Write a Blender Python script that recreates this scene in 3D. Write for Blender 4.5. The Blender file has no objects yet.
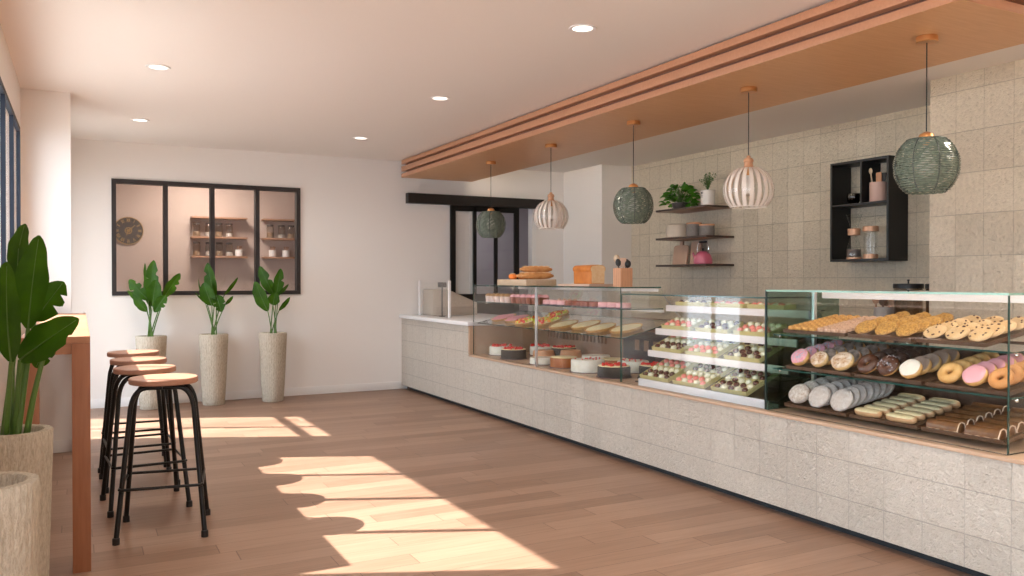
import bpy, bmesh, math, random
from mathutils import Vector, Matrix, Euler
random.seed(11)
SC = bpy.context.scene
COL = SC.collection
PI = math.pi
rad = math.radians

# ------------------------------------------------------------------ materials
def new_mat(name):
    m = bpy.data.materials.new(name); m.use_nodes = True
    nt = m.node_tree
    return m, nt, nt.nodes['Principled BSDF'], nt.nodes['Material Output']

def N(nt, typ, **kw):
    n = nt.nodes.new(typ)
    for k, v in kw.items():
        if k.startswith('in_'):
            n.inputs[int(k[3:])].default_value = v
        else:
            setattr(n, k, v)
    return n

def link(nt, a, b): nt.links.new(a, b)

def math_node(nt, op, a, b=None, c=None):
    n = nt.nodes.new('ShaderNodeMath'); n.operation = op
    for i, v in enumerate((a, b, c)):
        if v is None: continue
        if isinstance(v, (int, float)): n.inputs[i].default_value = v
        else: nt.links.new(v, n.inputs[i])
    return n.outputs[0]

def mixcol(nt, fac, a, b):
    n = nt.nodes.new('ShaderNodeMix'); n.data_type = 'RGBA'
    for sock, v in ((n.inputs[0], fac), (n.inputs[6], a), (n.inputs[7], b)):
        if isinstance(v, (int, float)): sock.default_value = v
        elif isinstance(v, tuple): sock.default_value = (*v[:3], 1)
        else: nt.links.new(v, sock)
    return n.outputs[2]

def coords(nt, scale=(1, 1, 1)):
    tc = nt.nodes.new('ShaderNodeTexCoord')
    mp = nt.nodes.new('ShaderNodeMapping'); mp.inputs['Scale'].default_value = scale
    nt.links.new(tc.outputs['Object'], mp.inputs['Vector'])
    return mp.outputs['Vector']

def noise(nt, vec, scale, detail=4, rough=.55):
    n = nt.nodes.new('ShaderNodeTexNoise')
    n.inputs['Scale'].default_value = scale; n.inputs['Detail'].default_value = detail; n.inputs['Roughness'].default_value = rough
    if vec is not None: nt.links.new(vec, n.inputs['Vector'])
    return n.outputs['Fac']

def bump(nt, bsdf, h, strength=.3, dist=.01):
    b = nt.nodes.new('ShaderNodeBump'); b.inputs['Strength'].default_value = strength; b.inputs['Distance'].default_value = dist
    nt.links.new(h, b.inputs['Height']); nt.links.new(b.outputs[0], bsdf.inputs['Normal'])

def ramp(nt, fac, stops):
    r = nt.nodes.new('ShaderNodeValToRGB')
    els = r.color_ramp.elements
    while len(els) < len(stops): els.new(.5)
    for e, (p, c) in zip(els, stops):
        e.position = p; e.color = (*c[:3], 1)
    nt.links.new(fac, r.inputs[0])
    return r.outputs[0]

def plain(name, c, rough=.5, metal=0, var=0, vscale=8, stretch=(1, 1, 1), bstr=0, bscale=60, coat=0, c2=None, bdist=.004, spec=.5, sss=0):
    """Coloured surface with optional noise variation (towards c2) and fine relief."""
    m, nt, b, o = new_mat(name)
    b.inputs['Roughness'].default_value = rough; b.inputs['Metallic'].default_value = metal
    b.inputs['Specular IOR Level'].default_value = spec
    if coat: b.inputs['Coat Weight'].default_value = coat; b.inputs['Coat Roughness'].default_value = .1
    v = coords(nt, stretch)
    if var or c2:
        c2 = c2 or tuple(x * (1 - var) for x in c)
        f = noise(nt, v, vscale)
        col = ramp(nt, f, [(.32, c2), (.68, c)])
        link(nt, col, b.inputs['Base Color'])
    else:
        b.inputs['Base Color'].default_value = (*c, 1)
    if bstr:
        bump(nt, b, noise(nt, v, bscale), bstr, bdist)
    if sss:
        b.inputs['Subsurface Weight'].default_value = sss; b.inputs['Subsurface Radius'].default_value = (.02, .01, .006); b.inputs['Subsurface Scale'].default_value = .3
    return m

def wood(name, c1, c2, axis=0, rough=.45, scale=6):
    m, nt, b, o = new_mat(name)
    s = [14, 14, 14]; s[axis] = 1.1
    v = coords(nt, tuple(s))
    f = noise(nt, v, scale, 6, .6)
    link(nt, ramp(nt, f, [(.3, c2), (.7, c1)]), b.inputs['Base Color'])
    b.inputs['Roughness'].default_value = rough
    bump(nt, b, f, .08, .003)
    return m

def emit(name, c, s):
    m, nt, b, o = new_mat(name)
    b.inputs['Base Color'].default_value = (*c, 1)
    b.inputs['Emission Color'].default_value = (*c, 1); b.inputs['Emission Strength'].default_value = s
    return m

def glass(name, tint=(.985, .991, .987), ior=1.36, rough=0.0, gl=(1, 1, 1)):
    """Thin architectural glass: Fresnel mix of clear transmission and mirror reflection."""
    m, nt, b, o = new_mat(name); nt.nodes.remove(b)
    t = N(nt, 'ShaderNodeBsdfTransparent'); t.inputs[0].default_value = (*tint, 1)
    g = N(nt, 'ShaderNodeBsdfGlossy'); g.inputs['Roughness'].default_value = rough; g.inputs['Color'].default_value = (*gl, 1)
    # Schlick reflectance from the viewing angle, the same on both faces of the sheet
    ge = N(nt, 'ShaderNodeNewGeometry')
    dt = N(nt, 'ShaderNodeVectorMath', operation='DOT_PRODUCT'); link(nt, ge.outputs['Normal'], dt.inputs[0]); link(nt, ge.outputs['Incoming'], dt.inputs[1])
    c = math_node(nt, 'SUBTRACT', 1, math_node(nt, 'ABSOLUTE', dt.outputs['Value']))
    r0 = ((ior - 1) / (ior + 1)) ** 2
    fr = math_node(nt, 'ADD', r0, math_node(nt, 'MULTIPLY', math_node(nt, 'POWER', c, 5), 1 - r0))
    mx = N(nt, 'ShaderNodeMixShader')
    link(nt, fr, mx.inputs[0]); link(nt, t.outputs[0], mx.inputs[1]); link(nt, g.outputs[0], mx.inputs[2])
    link(nt, mx.outputs[0], o.inputs[0])
    return m

def plank_floor():
    m, nt, b, o = new_mat('oak_plank_floor')
    tc = nt.nodes.new('ShaderNodeTexCoord'); sx = nt.nodes.new('ShaderNodeSeparateXYZ')
    link(nt, tc.outputs['Object'], sx.inputs[0])
    X, Y = sx.outputs[0], sx.outputs[1]
    w, L = .142, 1.15
    yr = math_node(nt, 'DIVIDE', Y, w); row = math_node(nt, 'FLOOR', yr)
    wn = N(nt, 'ShaderNodeTexWhiteNoise', noise_dimensions='1D'); link(nt, row, wn.inputs['W'])
    xr = math_node(nt, 'ADD', math_node(nt, 'DIVIDE', X, L), math_node(nt, 'MULTIPLY', wn.outputs[0], 7.3))
    cell = math_node(nt, 'FLOOR', xr)
    cv = N(nt, 'ShaderNodeCombineXYZ'); link(nt, row, cv.inputs[0]); link(nt, cell, cv.inputs[1])
    w2 = N(nt, 'ShaderNodeTexWhiteNoise', noise_dimensions='2D'); link(nt, cv.outputs[0], w2.inputs['Vector'])
    idv = w2.outputs[0]
    # grain, stretched along the plank
    gv = N(nt, 'ShaderNodeCombineXYZ')
    link(nt, math_node(nt, 'ADD', math_node(nt, 'MULTIPLY', X, 1.2), math_node(nt, 'MULTIPLY', idv, 40)), gv.inputs[0])
    link(nt, math_node(nt, 'MULTIPLY', Y, 22), gv.inputs[1]); link(nt, math_node(nt, 'MULTIPLY', idv, 17), gv.inputs[2])
    g = noise(nt, gv.outputs[0], 2.2, 7, .62)
    base = ramp(nt, idv, [(0, (.185, .102, .064)), (.5, (.265, .156, .103)), (1, (.35, .217, .148))])
    grain = mixcol(nt, .42, base, ramp(nt, g, [(.28, (.155, .083, .052)), (.72, (.345, .217, .15))]))
    fy = math_node(nt, 'FRACT', yr); fx = math_node(nt, 'FRACT', xr)
    ey = math_node(nt, 'LESS_THAN', math_node(nt, 'MINIMUM', fy, math_node(nt, 'SUBTRACT', 1, fy)), .013)
    ex = math_node(nt, 'LESS_THAN', math_node(nt, 'MINIMUM', fx, math_node(nt, 'SUBTRACT', 1, fx)), .0022)
    seam = math_node(nt, 'MAXIMUM', ey, ex)
    col = mixcol(nt, math_node(nt, 'MULTIPLY', seam, .7), grain, (.10, .045, .026))
    link(nt, col, b.inputs['Base Color'])
    b.inputs['Roughness'].default_value = .42
    bump(nt, b, math_node(nt, 'SUBTRACT', math_node(nt, 'MULTIPLY', g, .3), seam), .15, .002)
    return m

def stone_tile(name, c1, c2, pw, ph, hor, oz=0.0, oy=0.0, strength=.7, rough=.38):
    """Rough-hewn stone tiles in a straight grid; HOR is the horizontal object axis (0 x, 1 y)."""
    m, nt, b, o = new_mat(name)
    tc = nt.nodes.new('ShaderNodeTexCoord'); sx = nt.nodes.new('ShaderNodeSeparateXYZ')
    link(nt, tc.outputs['Object'], sx.inputs[0])
    U, Z = sx.outputs[hor], sx.outputs[2]
    u = math_node(nt, 'DIVIDE', math_node(nt, 'SUBTRACT', U, oy), pw); v = math_node(nt, 'DIVIDE', math_node(nt, 'SUBTRACT', Z, oz), ph)
    fu, fv = math_node(nt, 'FRACT', u), math_node(nt, 'FRACT', v)
    cv = N(nt, 'ShaderNodeCombineXYZ'); link(nt, math_node(nt, 'FLOOR', u), cv.inputs[0]); link(nt, math_node(nt, 'FLOOR', v), cv.inputs[1])
    wn = N(nt, 'ShaderNodeTexWhiteNoise', noise_dimensions='2D'); link(nt, cv.outputs[0], wn.inputs['Vector'])
    idv = wn.outputs[0]
    eu = math_node(nt, 'MULTIPLY', math_node(nt, 'MINIMUM', fu, math_node(nt, 'SUBTRACT', 1, fu)), pw)
    ev = math_node(nt, 'MULTIPLY', math_node(nt, 'MINIMUM', fv, math_node(nt, 'SUBTRACT', 1, fv)), ph)
    # horizontal joints are crisp, vertical ones vary from crisp to nearly closed
    ju = math_node(nt, 'MULTIPLY', math_node(nt, 'LESS_THAN', eu, .0022), math_node(nt, 'ADD', .28, math_node(nt, 'MULTIPLY', idv, .55)))
    jv = math_node(nt, 'LESS_THAN', ev, .0026)
    joint = math_node(nt, 'MAXIMUM', ju, jv)
    # hammered relief, different on every tile
    off = N(nt, 'ShaderNodeVectorMath', operation='ADD'); link(nt, tc.outputs['Object'], off.inputs[0])
    sc = N(nt, 'ShaderNodeVectorMath', operation='SCALE'); link(nt, wn.outputs[1], sc.inputs[0]); sc.inputs['Scale'].default_value = 30
    link(nt, sc.outputs[0], off.inputs[1])
    n1 = noise(nt, off.outputs[0], 42, 5, .6)
    n2 = noise(nt, off.outputs[0], 11, 3, .5)
    rid = math_node(nt, 'ABSOLUTE', math_node(nt, 'SUBTRACT', n1, .5))
    amp = math_node(nt, 'ADD', .7, math_node(nt, 'MULTIPLY', idv, .5))
    h = math_node(nt, 'ADD', math_node(nt, 'MULTIPLY', math_node(nt, 'ADD', math_node(nt, 'MULTIPLY', rid, 2.4), math_node(nt, 'MULTIPLY', n2, .8)), amp), math_node(nt, 'MULTIPLY', joint, -.7))
    colA = ramp(nt, n1, [(.3, c2), (.7, c1)])
    tint = mixcol(nt, math_node(nt, 'MULTIPLY', idv, .07), colA, c2)
    col = mixcol(nt, math_node(nt, 'MULTIPLY', joint, .5), tint, tuple(x * .42 for x in c2))
    link(nt, col, b.inputs['Base Color'])
    b.inputs['Roughness'].default_value = rough
    b.inputs['Specular IOR Level'].default_value = .6
    bump(nt, b, h, strength, .016)
    return m

M = {}
M['floor'] = plank_floor()
M['paint'] = plain('white_wall_paint', (.80, .765, .73), .75, bstr=.05, bscale=180, bdist=.002)
M['ceil'] = plain('white_ceiling_paint', (.82, .78, .74), .8)
M['trim'] = plain('white_trim_paint', (.80, .78, .76), .45)
M['tile'] = stone_tile('rough_stone_wall_tile', (.78, .685, .535), (.62, .535, .41), .2, .267, 1, oz=.253, oy=.094, strength=1.0)
M['tile_b'] = stone_tile('rough_stone_wall_tile_light', (.74, .65, .52), (.58, .50, .395), .2, .283, 1, oz=.05, oy=.044, strength=1.0)
M['tile_c'] = stone_tile('rough_stone_counter_tile', (.66, .60, .52), (.54, .485, .41), .204, .195, 1, oz=0.0, oy=.025, strength=.9)
M['soffit'] = wood('copper_painted_wood', (.54, .265, .145), (.48, .225, .12), 0, .42, 4)
M['soffit_gap'] = plain('dark_copper_groove', (.16, .07, .045), .6)
M['black'] = plain('black_metal', (.012, .011, .011), .42, spec=.4)
M['black_soft'] = plain('black_satin_metal', (.009, .0075, .0065), .38, metal=.2, var=.3, spec=.4)
M['frame'] = plain('dark_brown_black_frame', (.018, .013, .013), .5)
M['toe'] = plain('dark_slate_plinth', (.012, .016, .02), .4)
M['glass'] = glass('clear_glass')
M['glass_win'] = glass('window_glass', (.97, .975, .98))
M['glass_tint'] = glass('deep_green_end_glass', (.50, .62, .56))
M['glass_edge'] = plain('green_glass_edge', (.022, .095, .08), .12, spec=.8, var=.6, vscale=9)
M['glass_edge_pale'] = plain('pale_green_glass_edge', (.30, .52, .42), .12, spec=.8, var=.3, vscale=5)
M['steel'] = plain('brushed_steel', (.62, .62, .63), .28, metal=.9)
M['chrome'] = plain('chrome', (.85, .85, .86), .12, metal=1)
M['white'] = plain('white_lacquer', (.80, .78, .77), .35)
M['solid'] = plain('white_solid_surface', (.78, .77, .77), .25)
M['orange_wood'] = wood('orange_brown_wood', (.35, .145, .072), (.28, .112, .054), 2, .5, 5)
M['orange_wood_h'] = wood('orange_brown_wood_horizontal', (.42, .20, .11), (.35, .16, .085), 0, .5, 5)
M['seat'] = wood('warm_brown_seat_wood', (.42, .215, .135), (.35, .17, .105), 0, .45, 5)
M['deck'] = wood('light_oak_deck', (.54, .37, .25), (.44, .29, .19), 1, .45, 5)
M['pale_wood'] = wood('pale_beech', (.62, .47, .32), (.52, .38, .25), 1, .5, 5)
M['shelf_wood'] = wood('walnut_shelf', (.44, .245, .15), (.33, .175, .105), 1, .45, 6)
M['shelf_edge'] = plain('dark_shelf_edge', (.06, .038, .028), .5)
M['back_wood'] = wood('brown_back_panel_wood', (.14, .075, .048), (.085, .046, .03), 1, .4, 5)
M['slat_wood'] = wood('tan_slat_wood', (.36, .23, .16), (.26, .16, .11), 2, .5, 5)
M['bamboo'] = wood('bamboo', (.62, .33, .18), (.52, .26, .14), 2, .5, 5)
M['grey_room'] = plain('grey_store_room_paint', (.40, .365, .37), .8)
M['kitchen'] = plain('kitchen_pink_beige_paint', (.58, .47, .42), .85, var=.12, vscale=60)
M['soil'] = plain('dark_soil', (.045, .03, .02), .95, var=.5, vscale=60, bstr=.8, bscale=80, bdist=.01)
M['brass'] = plain('copper_brass', (.72, .36, .14), .3, metal=.8)
M['copper_matt'] = plain('matt_rose_copper', (.60, .34, .21), .42, metal=.35)
M['cord'] = plain('black_cord', (.01, .01, .01), .6)
M['bulb'] = plain('opal_glass_bulb', (.82, .80, .74), .2)
M['down'] = emit('downlight_lens', (1, .93, .83), 1.2)
M['led'] = emit('led_bar_lens', (.85, .82, .80), .10)

def pot_mat():
    m, nt, b, o = new_mat('ribbed_sandstone_pot')
    v = coords(nt, (1, 1, .3))
    n1 = noise(nt, v, 120, 4, .7); n2 = noise(nt, v, 9, 3)
    link(nt, mixcol(nt, .35, ramp(nt, n1, [(.32, (.33, .27, .195)), (.68, (.66, .585, .47))]), ramp(nt, n2, [(.3, (.44, .385, .30)), (.7, (.57, .51, .42))])), b.inputs['Base Color'])
    b.inputs['Roughness'].default_value = .8
    bump(nt, b, n1, 1.0, .012)
    return m
M['pot'] = pot_mat()

def leaf_mat(name, c1, c2, rough=.35):
    m, nt, b, o = new_mat(name)
    v = coords(nt)
    link(nt, ramp(nt, noise(nt, v, 9, 4), [(.3, c2), (.7, c1)]), b.inputs['Base Color'])
    b.inputs['Roughness'].default_value = rough; b.inputs['Specular IOR Level'].default_value = .15
    tr = N(nt, 'ShaderNodeBsdfTranslucent'); tr.inputs[0].default_value = (c1[0] * 1.6, c1[1] * 1.5, c1[2], 1)
    mx = N(nt, 'ShaderNodeMixShader'); mx.inputs[0].default_value = .18
    link(nt, b.outputs[0], mx.inputs[1]); link(nt, tr.outputs[0], mx.inputs[2]); link(nt, mx.outputs[0], o.inputs[0])
    bump(nt, b, noise(nt, coords(nt, (1, 1, 1)), 30, 3), .1, .004)
    return m
M['leaf'] = leaf_mat('banana_leaf', (.045, .125, .004), (.012, .046, .002), .42)
M['rib'] = plain('pale_leaf_midrib', (.075, .155, .022), .45)
M['stem'] = plain('green_stem', (.09, .19, .03), .4, var=.3)
M['pothos'] = leaf_mat('pothos_leaf', (.08, .25, .02), (.03, .13, .01))
M['herb'] = leaf_mat('herb_leaf', (.14, .24, .08), (.08, .16, .05))

# foods
F_ = {}
def food(k, c, rough=.6, c2=None, vs=40, bs=0, bsc=60, coat=0): F_[k] = plain('food_' + k, c, rough, c2=c2, vscale=vs, bstr=bs, bscale=bsc, coat=coat, bdist=.004)
food('dough', (.78, .50, .20), .5, (.62, .32, .09), 14)
food('dough_pale', (.80, .58, .30), .5, (.72, .46, .18), 14)
food('brown_dough', (.50, .23, .075), .5, (.36, .14, .04), 18)
food('pink', (.82, .40, .44), .35)
food('pink_sprinkle', (.85, .46, .50), .45, (.72, .28, .36), 90, .5, 120)
food('white_ice', (.86, .80, .70), .3)
food('choc', (.085, .032, .018), .22, coat=.3)
food('dark_choc', (.035, .016, .012), .3, (.07, .04, .03), 40)
food('choc_crackle', (.08, .045, .035), .5, (.42, .35, .30), 30, .4, 60)
food('grey_ice', (.34, .25, .20), .35)
food('almond', (.84, .76, .66), .6, (.55, .34, .18), 26, .8, 45)
food('powder', (.68, .64, .60), .8, (.42, .33, .26), 60, .6, 70)
food('powder_oval', (.60, .56, .53), .8, (.46, .39, .34), 50, .3, 60)
food('pistachio', (.72, .62, .38), .45, (.62, .53, .30), 40, .3, 60)
food('eclair', (.55, .32, .16), .55)
food('glaze_cake', (.12, .048, .018), .32, (.20, .09, .03), 24)
food('cream', (.74, .56, .42), .5)
food('golden', (.78, .46, .15), .5, (.46, .20, .04), 60, .5, 60)
food('shell_pale', (.74, .50, .36), .55, (.42, .22, .13), 70, .5, 60)
food('granola', (.74, .43, .12), .55, (.30, .12, .02), 120, 1, 110)
food('chip', (.74, .52, .29), .6, (.62, .40, .19), 20, .4, 50)
food('chip_dark', (.10, .035, .02), .5)
food('red_choc', (.33, .05, .03), .5)
food('w_choc', (.80, .78, .60), .3)
food('coral', (.82, .27, .22), .35)
food('d_choc', (.10, .03, .018), .25, coat=.3)
food('paper', (.70, .66, .42), .6)
food('box', (.56, .49, .22), .6)
food('berry', (.70, .03, .025), .25, coat=.3)
food('green_fruit', (.58, .62, .08), .3)
food('orange_fruit', (.85, .30, .03), .35)
food('black_cake', (.014, .010, .008), .7, (.05, .034, .024), 60, .6, 80)
food('white_cake', (.80, .78, .70), .5, (.72, .69, .58), 30, .2, 40)
food('peach_cake', (.68, .35, .19), .5, (.60, .29, .14), 30)
food('rust_cake', (.42, .13, .028), .4, (.31, .085, .018), 20)
food('tart_crust', (.66, .40, .15), .6, (.52, .28, .08), 40, .4, 60)
food('custard', (.92, .82, .54), .4, (.86, .70, .36), 14)
food('cup_white', (.80, .62, .56), .5)
food('cup_brown', (.30, .085, .05), .5)
food('cup_top', (.50, .27, .10), .5, (.36, .17, .05), 50, .5, 70)
food('pale_pink_cake', (.80, .42, .42), .5)
food('crust', (.72, .36, .14), .6, (.56, .23, .06), 18, .3, 40)
food('crust_dark', (.62, .22, .035), .5, (.46, .13, .015), 10)
food('crumb', (.80, .58, .34), .7, (.72, .47, .24), 40, .4, 80)
food('orange_roll', (.82, .21, .025), .4)
food('plum', (.10, .04, .06), .4)
M['tray'] = plain('brown_baking_tray', (.10, .052, .028), .4, var=.25, vscale=6)
M['tray_paper'] = plain('brown_parchment', (.19, .11, .06), .6, var=.2, vscale=10)

# ------------------------------------------------------------------ mesh builder
class B:
    def __init__(s): s.bm = bmesh.new()
    def _new(s, n0, mi):
        s.bm.faces.ensure_lookup_table()
        for f in s.bm.faces[n0:]: f.material_index = mi
    def box(s, lo, hi, bev=0, mi=0, mtx=None):
        t = bmesh.new()
        bmesh.ops.create_cube(t, size=1)
        c = [(a + b) / 2 for a, b in zip(lo, hi)]; d = [abs(b - a) for a, b in zip(lo, hi)]
        for v in t.verts: v.co = Vector((c[0] + v.co.x * d[0], c[1] + v.co.y * d[1], c[2] + v.co.z * d[2]))
        if bev: bmesh.ops.bevel(t, geom=t.edges[:], offset=bev, segments=2, affect='EDGES', profile=.6)
        s._merge(t, mi, mtx)
        return s
    def _merge(s, t, mi=0, mtx=None):
        if mtx is not None: t.transform(mtx)
        n0 = len(s.bm.faces)
        mp = {}
        for v in t.verts: mp[v] = s.bm.verts.new(v.co)
        for f in t.faces:
            try: s.bm.faces.new([mp[v] for v in f.verts])
            except ValueError: pass
        s._new(n0, mi); t.free()
    def pane(s, lo, hi, edge_mi=1):
        """A sheet of glass; its narrow faces take the second material."""
        d = [abs(b - a) for a, b in zip(lo, hi)]; ax = d.index(min(d))
        n0 = len(s.bm.faces); s.box(lo, hi)
        s.bm.faces.ensure_lookup_table()
        for f in s.bm.faces[n0:]:
            f.normal_update()
            if abs(f.normal[ax]) < .5: f.material_index = edge_mi
        return s
    def tube(s, pts, r, seg=8, mi=0, closed=False, cap=True):
        pts = [Vector(p) for p in pts]; n = len(pts)
        rr = r if isinstance(r, (list, tuple)) else [r] * n
        n0 = len(s.bm.faces); rings = []; up = None
        for i, p in enumerate(pts):
            if closed: t = pts[(i + 1) % n] - pts[i - 1]
            else: t = pts[min(i + 1, n - 1)] - pts[max(i - 1, 0)]
            t.normalize()
            if up is None:
                up = t.orthogonal().normalized()
            else:
                up = (up - t * up.dot(t))
                up = up.normalized() if up.length > 1e-6 else t.orthogonal().normalized()
            bi = t.cross(up)
            rings.append([s.bm.verts.new(p + (up * math.cos(a) + bi * math.sin(a)) * rr[i]) for a in (2 * PI * k / seg for k in range(seg))])
        last = n if closed else n - 1
        for i in range(last):
            a, b = rings[i], rings[(i + 1) % n]
            for k in range(seg):
                s.bm.faces.new((a[k], a[(k + 1) % seg], b[(k + 1) % seg], b[k]))
        if cap and not closed:
            s.bm.faces.new(rings[0][::-1]); s.bm.faces.new(rings[-1])
        s._new(n0, mi); return s
    def lathe(s, prof, seg=24, c=(0, 0, 0), mi=0, sx=1, sy=1, mtx=None, wob=None):
        t = bmesh.new(); rings = []
        for (r, z) in prof:
            if r < 1e-6: rings.append([t.verts.new((0, 0, z))])
            else:
                ring = []
                for k in range(seg):
                    a = 2 * PI * k / seg; q = r * (wob(a, z) if wob else 1)
                    ring.append(t.verts.new((q * math.cos(a) * sx, q * math.sin(a) * sy, z)))
                rings.append(ring)
        for a, b in zip(rings, rings[1:]):
            if len(a) == 1 and len(b) == 1: continue
            for k in range(seg):
                k2 = (k + 1) % seg
                if len(a) == 1: t.faces.new((a[0], b[k2], b[k]))
                elif len(b) == 1: t.faces.new((a[k], a[k2], b[0]))
                else: t.faces.new((a[k], a[k2], b[k2], b[k]))
        bmesh.ops.recalc_face_normals(t, faces=t.faces[:])
        t.transform(Matrix.Translation(c))
        s._merge(t, mi, mtx); return s
    def ball(s, c, r, u=14, v=9, mi=0, mtx=None, jit=0):
        if isinstance(r, (int, float)): r = (r, r, r)
        prof = [(math.sin(PI * i / v), -math.cos(PI * i / v)) for i in range(v + 1)]
        prof[0] = (0, -1); prof[-1] = (0, 1)
        t = bmesh.new(); tb = B(); tb.lathe(prof, u)
        for q in tb.bm.verts:
            j = 1 + random.uniform(-jit, jit)
            q.co = Vector((q.co.x * r[0] * j + c[0], q.co.y * r[1] * j + c[1], q.co.z * r[2] * j + c[2]))
        t.free(); s._merge(tb.bm, mi, mtx); return s
    def torus(s, R, r, seg=28, rs=10, c=(0, 0, 0), a0=0, a1=2 * PI, mi=0, sx=1, sy=1, rz=1, jit=0):
        """Ring about z; a0..a1 is the arc of its section kept (0 outside, pi/2 top)."""
        full = abs(a1 - a0 - 2 * PI) < 1e-6
        t = bmesh.new(); rings = []
        for k in range(seg):
            A = 2 * PI * k / seg; ring = []
            j = 1 + random.uniform(-jit, jit)
            for q in range(rs if full else rs + 1):
                a = a0 + (a1 - a0) * q / rs
                d = R + r * j * math.cos(a)
                ring.append(t.verts.new((c[0] + d * math.cos(A) * sx, c[1] + d * math.sin(A) * sy, c[2] + r * rz * j * math.sin(a))))
            rings.append(ring)
        m = len(rings[0])
        for k in range(seg):
            a, b = rings[k], rings[(k + 1) % seg]
            for q in range(m if full else m - 1):
                t.faces.new((a[q], b[q], b[(q + 1) % m], a[(q + 1) % m]))
        bmesh.ops.recalc_face_normals(t, faces=t.faces[:])
        s._merge(t, mi); return s
    def prism(s, poly, axis, a, b, mi=0, bev=0):
        """Extrude a 2-D polygon along AXIS from a to b (the other two axes in xyz order)."""
        t = bmesh.new()
        def P(p, w):
            q = list(p); q.insert(axis, w); return q
        va = [t.verts.new(P(p, a)) for p in poly]; vb = [t.verts.new(P(p, b)) for p in poly]
        t.faces.new(va); t.faces.new(vb)
        n = len(poly)
        for i in range(n): t.faces.new((va[i], va[(i + 1) % n], vb[(i + 1) % n], vb[i]))
        bmesh.ops.recalc_face_normals(t, faces=t.faces[:])
        if bev: bmesh.ops.bevel(t, geom=t.edges[:], offset=bev, segments=2, affect='EDGES', profile=.6)
        s._merge(t, mi); return s
    def xf(s, mtx): s.bm.transform(mtx); return s
    def out(s, name, mats, parent=None, loc=None, rot=None, angle=38, recalc=False):
        if recalc: bmesh.ops.recalc_face_normals(s.bm, faces=s.bm.faces[:])
        me = bpy.data.meshes.new(name); s.bm.to_mesh(me); s.bm.free()
        for m in (mats if isinstance(mats, (list, tuple)) else [mats]): me.materials.append(m)
        me.polygons.foreach_set('use_smooth', [True] * len(me.polygons))
        me.set_sharp_from_angle(angle=rad(angle))
        o = bpy.data.objects.new(name, me); COL.objects.link(o)
        if parent: o.parent = parent
        if loc is not None: o.location = loc
        if rot is not None: o.rotation_euler = rot
        return o

def tag(o, label, cat, group=None):
    o['label'] = label; o['category'] = cat
    if group: o['group'] = group
    return o

def thing(name, label, cat, loc=(0, 0, 0), rz=0, group=None, rot=None):
    o = bpy.data.objects.new(name, None); COL.objects.link(o)
    o.empty_display_size = .05
    o.location = loc; o.rotation_euler = rot if rot is not None else (0, 0, rz)
    return tag(o, label, cat, group)

def struct(o):
    o['kind'] = 'structure'; return o

def dup(root, loc, rot=(0, 0, 0), label=None, group=None, scale=None):
    r = root.copy(); COL.objects.link(r); r.location = loc; r.rotation_euler = rot
    if label: r['label'] = label
    if group: r['group'] = group
    if scale: r.scale = scale
    for ch in list(root.children):
        c = ch.copy(); COL.objects.link(c); c.parent = r
        for g in list(ch.children):
            d = g.copy(); COL.objects.link(d); d.parent = c
    return r

def bez(p0, p1, p2, n):
    p0, p1, p2 = Vector(p0), Vector(p1), Vector(p2)
    return [p0 * (1 - t) ** 2 + p1 * 2 * t * (1 - t) + p2 * t * t for t in (i / n for i in range(n + 1))]

# ------------------------------------------------------------------ room shell
CZ = 2.715            # ceiling height
XL, XW = -.38, -.50   # left wall, inner and outer face
YB = 9.37             # back wall
XT = 6.11             # tiled wall behind the counter
XP = 5.36             # its projecting section near the camera
YN = -2.6             # wall behind the camera

struct(B().box((XW, YN - .1, -.1), (7.05, 11.6, 0)).out('floor', M['floor']))
struct(B().box((XW, YN - .1, CZ), (7.05, 11.6, CZ + .1)).out('ceiling', M['ceil']))

def holed(axis, a0, a1, lo, hi, holes):
    """A wall along AXIS (0 x, 1 y) from a0 to a1, lo..hi thick, with rectangular holes (h0, h1, z0, z1)."""
    b = B()
    def bx(u0, u1, z0, z1):
        if u1 - u0 < 1e-5 or z1 - z0 < 1e-5: return
        if axis == 1: b.box((lo, u0, z0), (hi, u1, z1))
        else: b.box((u0, lo, z0), (u1, hi, z1))
    cur = a0
    for (h0, h1, z0, z1) in sorted(holes):
        bx(cur, h0, 0, CZ); bx(h0, h1, 0, z0); bx(h0, h1, z1, CZ); cur = h1
    bx(cur, a1, 0, CZ)
    return b

WB = (4.17, 6.94, 1.18, 2.40)     # street window beside the table
WA = (7.75, 8.93, .02, 2.345)    # glazed street door behind the pier
WC = (-2.3, 2.25, .12, 2.45)      # unseen street window beside the camera, added for fill light
struct(holed(1, YN, YB + .1, XW, XL, [WB, WA, WC]).out('wall_left', M['paint']))
KW = (.292, 2.206, 1.14, 2.334)  # kitchen window
DO = (4.345, 5.20, 0, 2.25)      # store-room doorway
struct(holed(0, XL, 7.05, YB, YB + .1, [KW, DO]).out('wall_back', M['paint']))
struct(B().box((XL, 7.10, 0), (-.055, 7.32, CZ)).out('wall_pier_left', M['paint']))
struct(B().box((5.668, 8.465, 0), (6.25, YB, CZ)).out('wall_pier_back', M['paint']))
struct(B().box((XT, 3.84, 0), (6.25, 8.465, CZ)).out('wall_right', M['tile']))
struct(B().box((XP, YN, 0), (6.25, 3.84, CZ)).out('wall_right_front', M['tile_b']))
struct(B().box((XW, YN - .1, 0), (6.25, YN, CZ)).out('wall_front', M['paint']))
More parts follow.
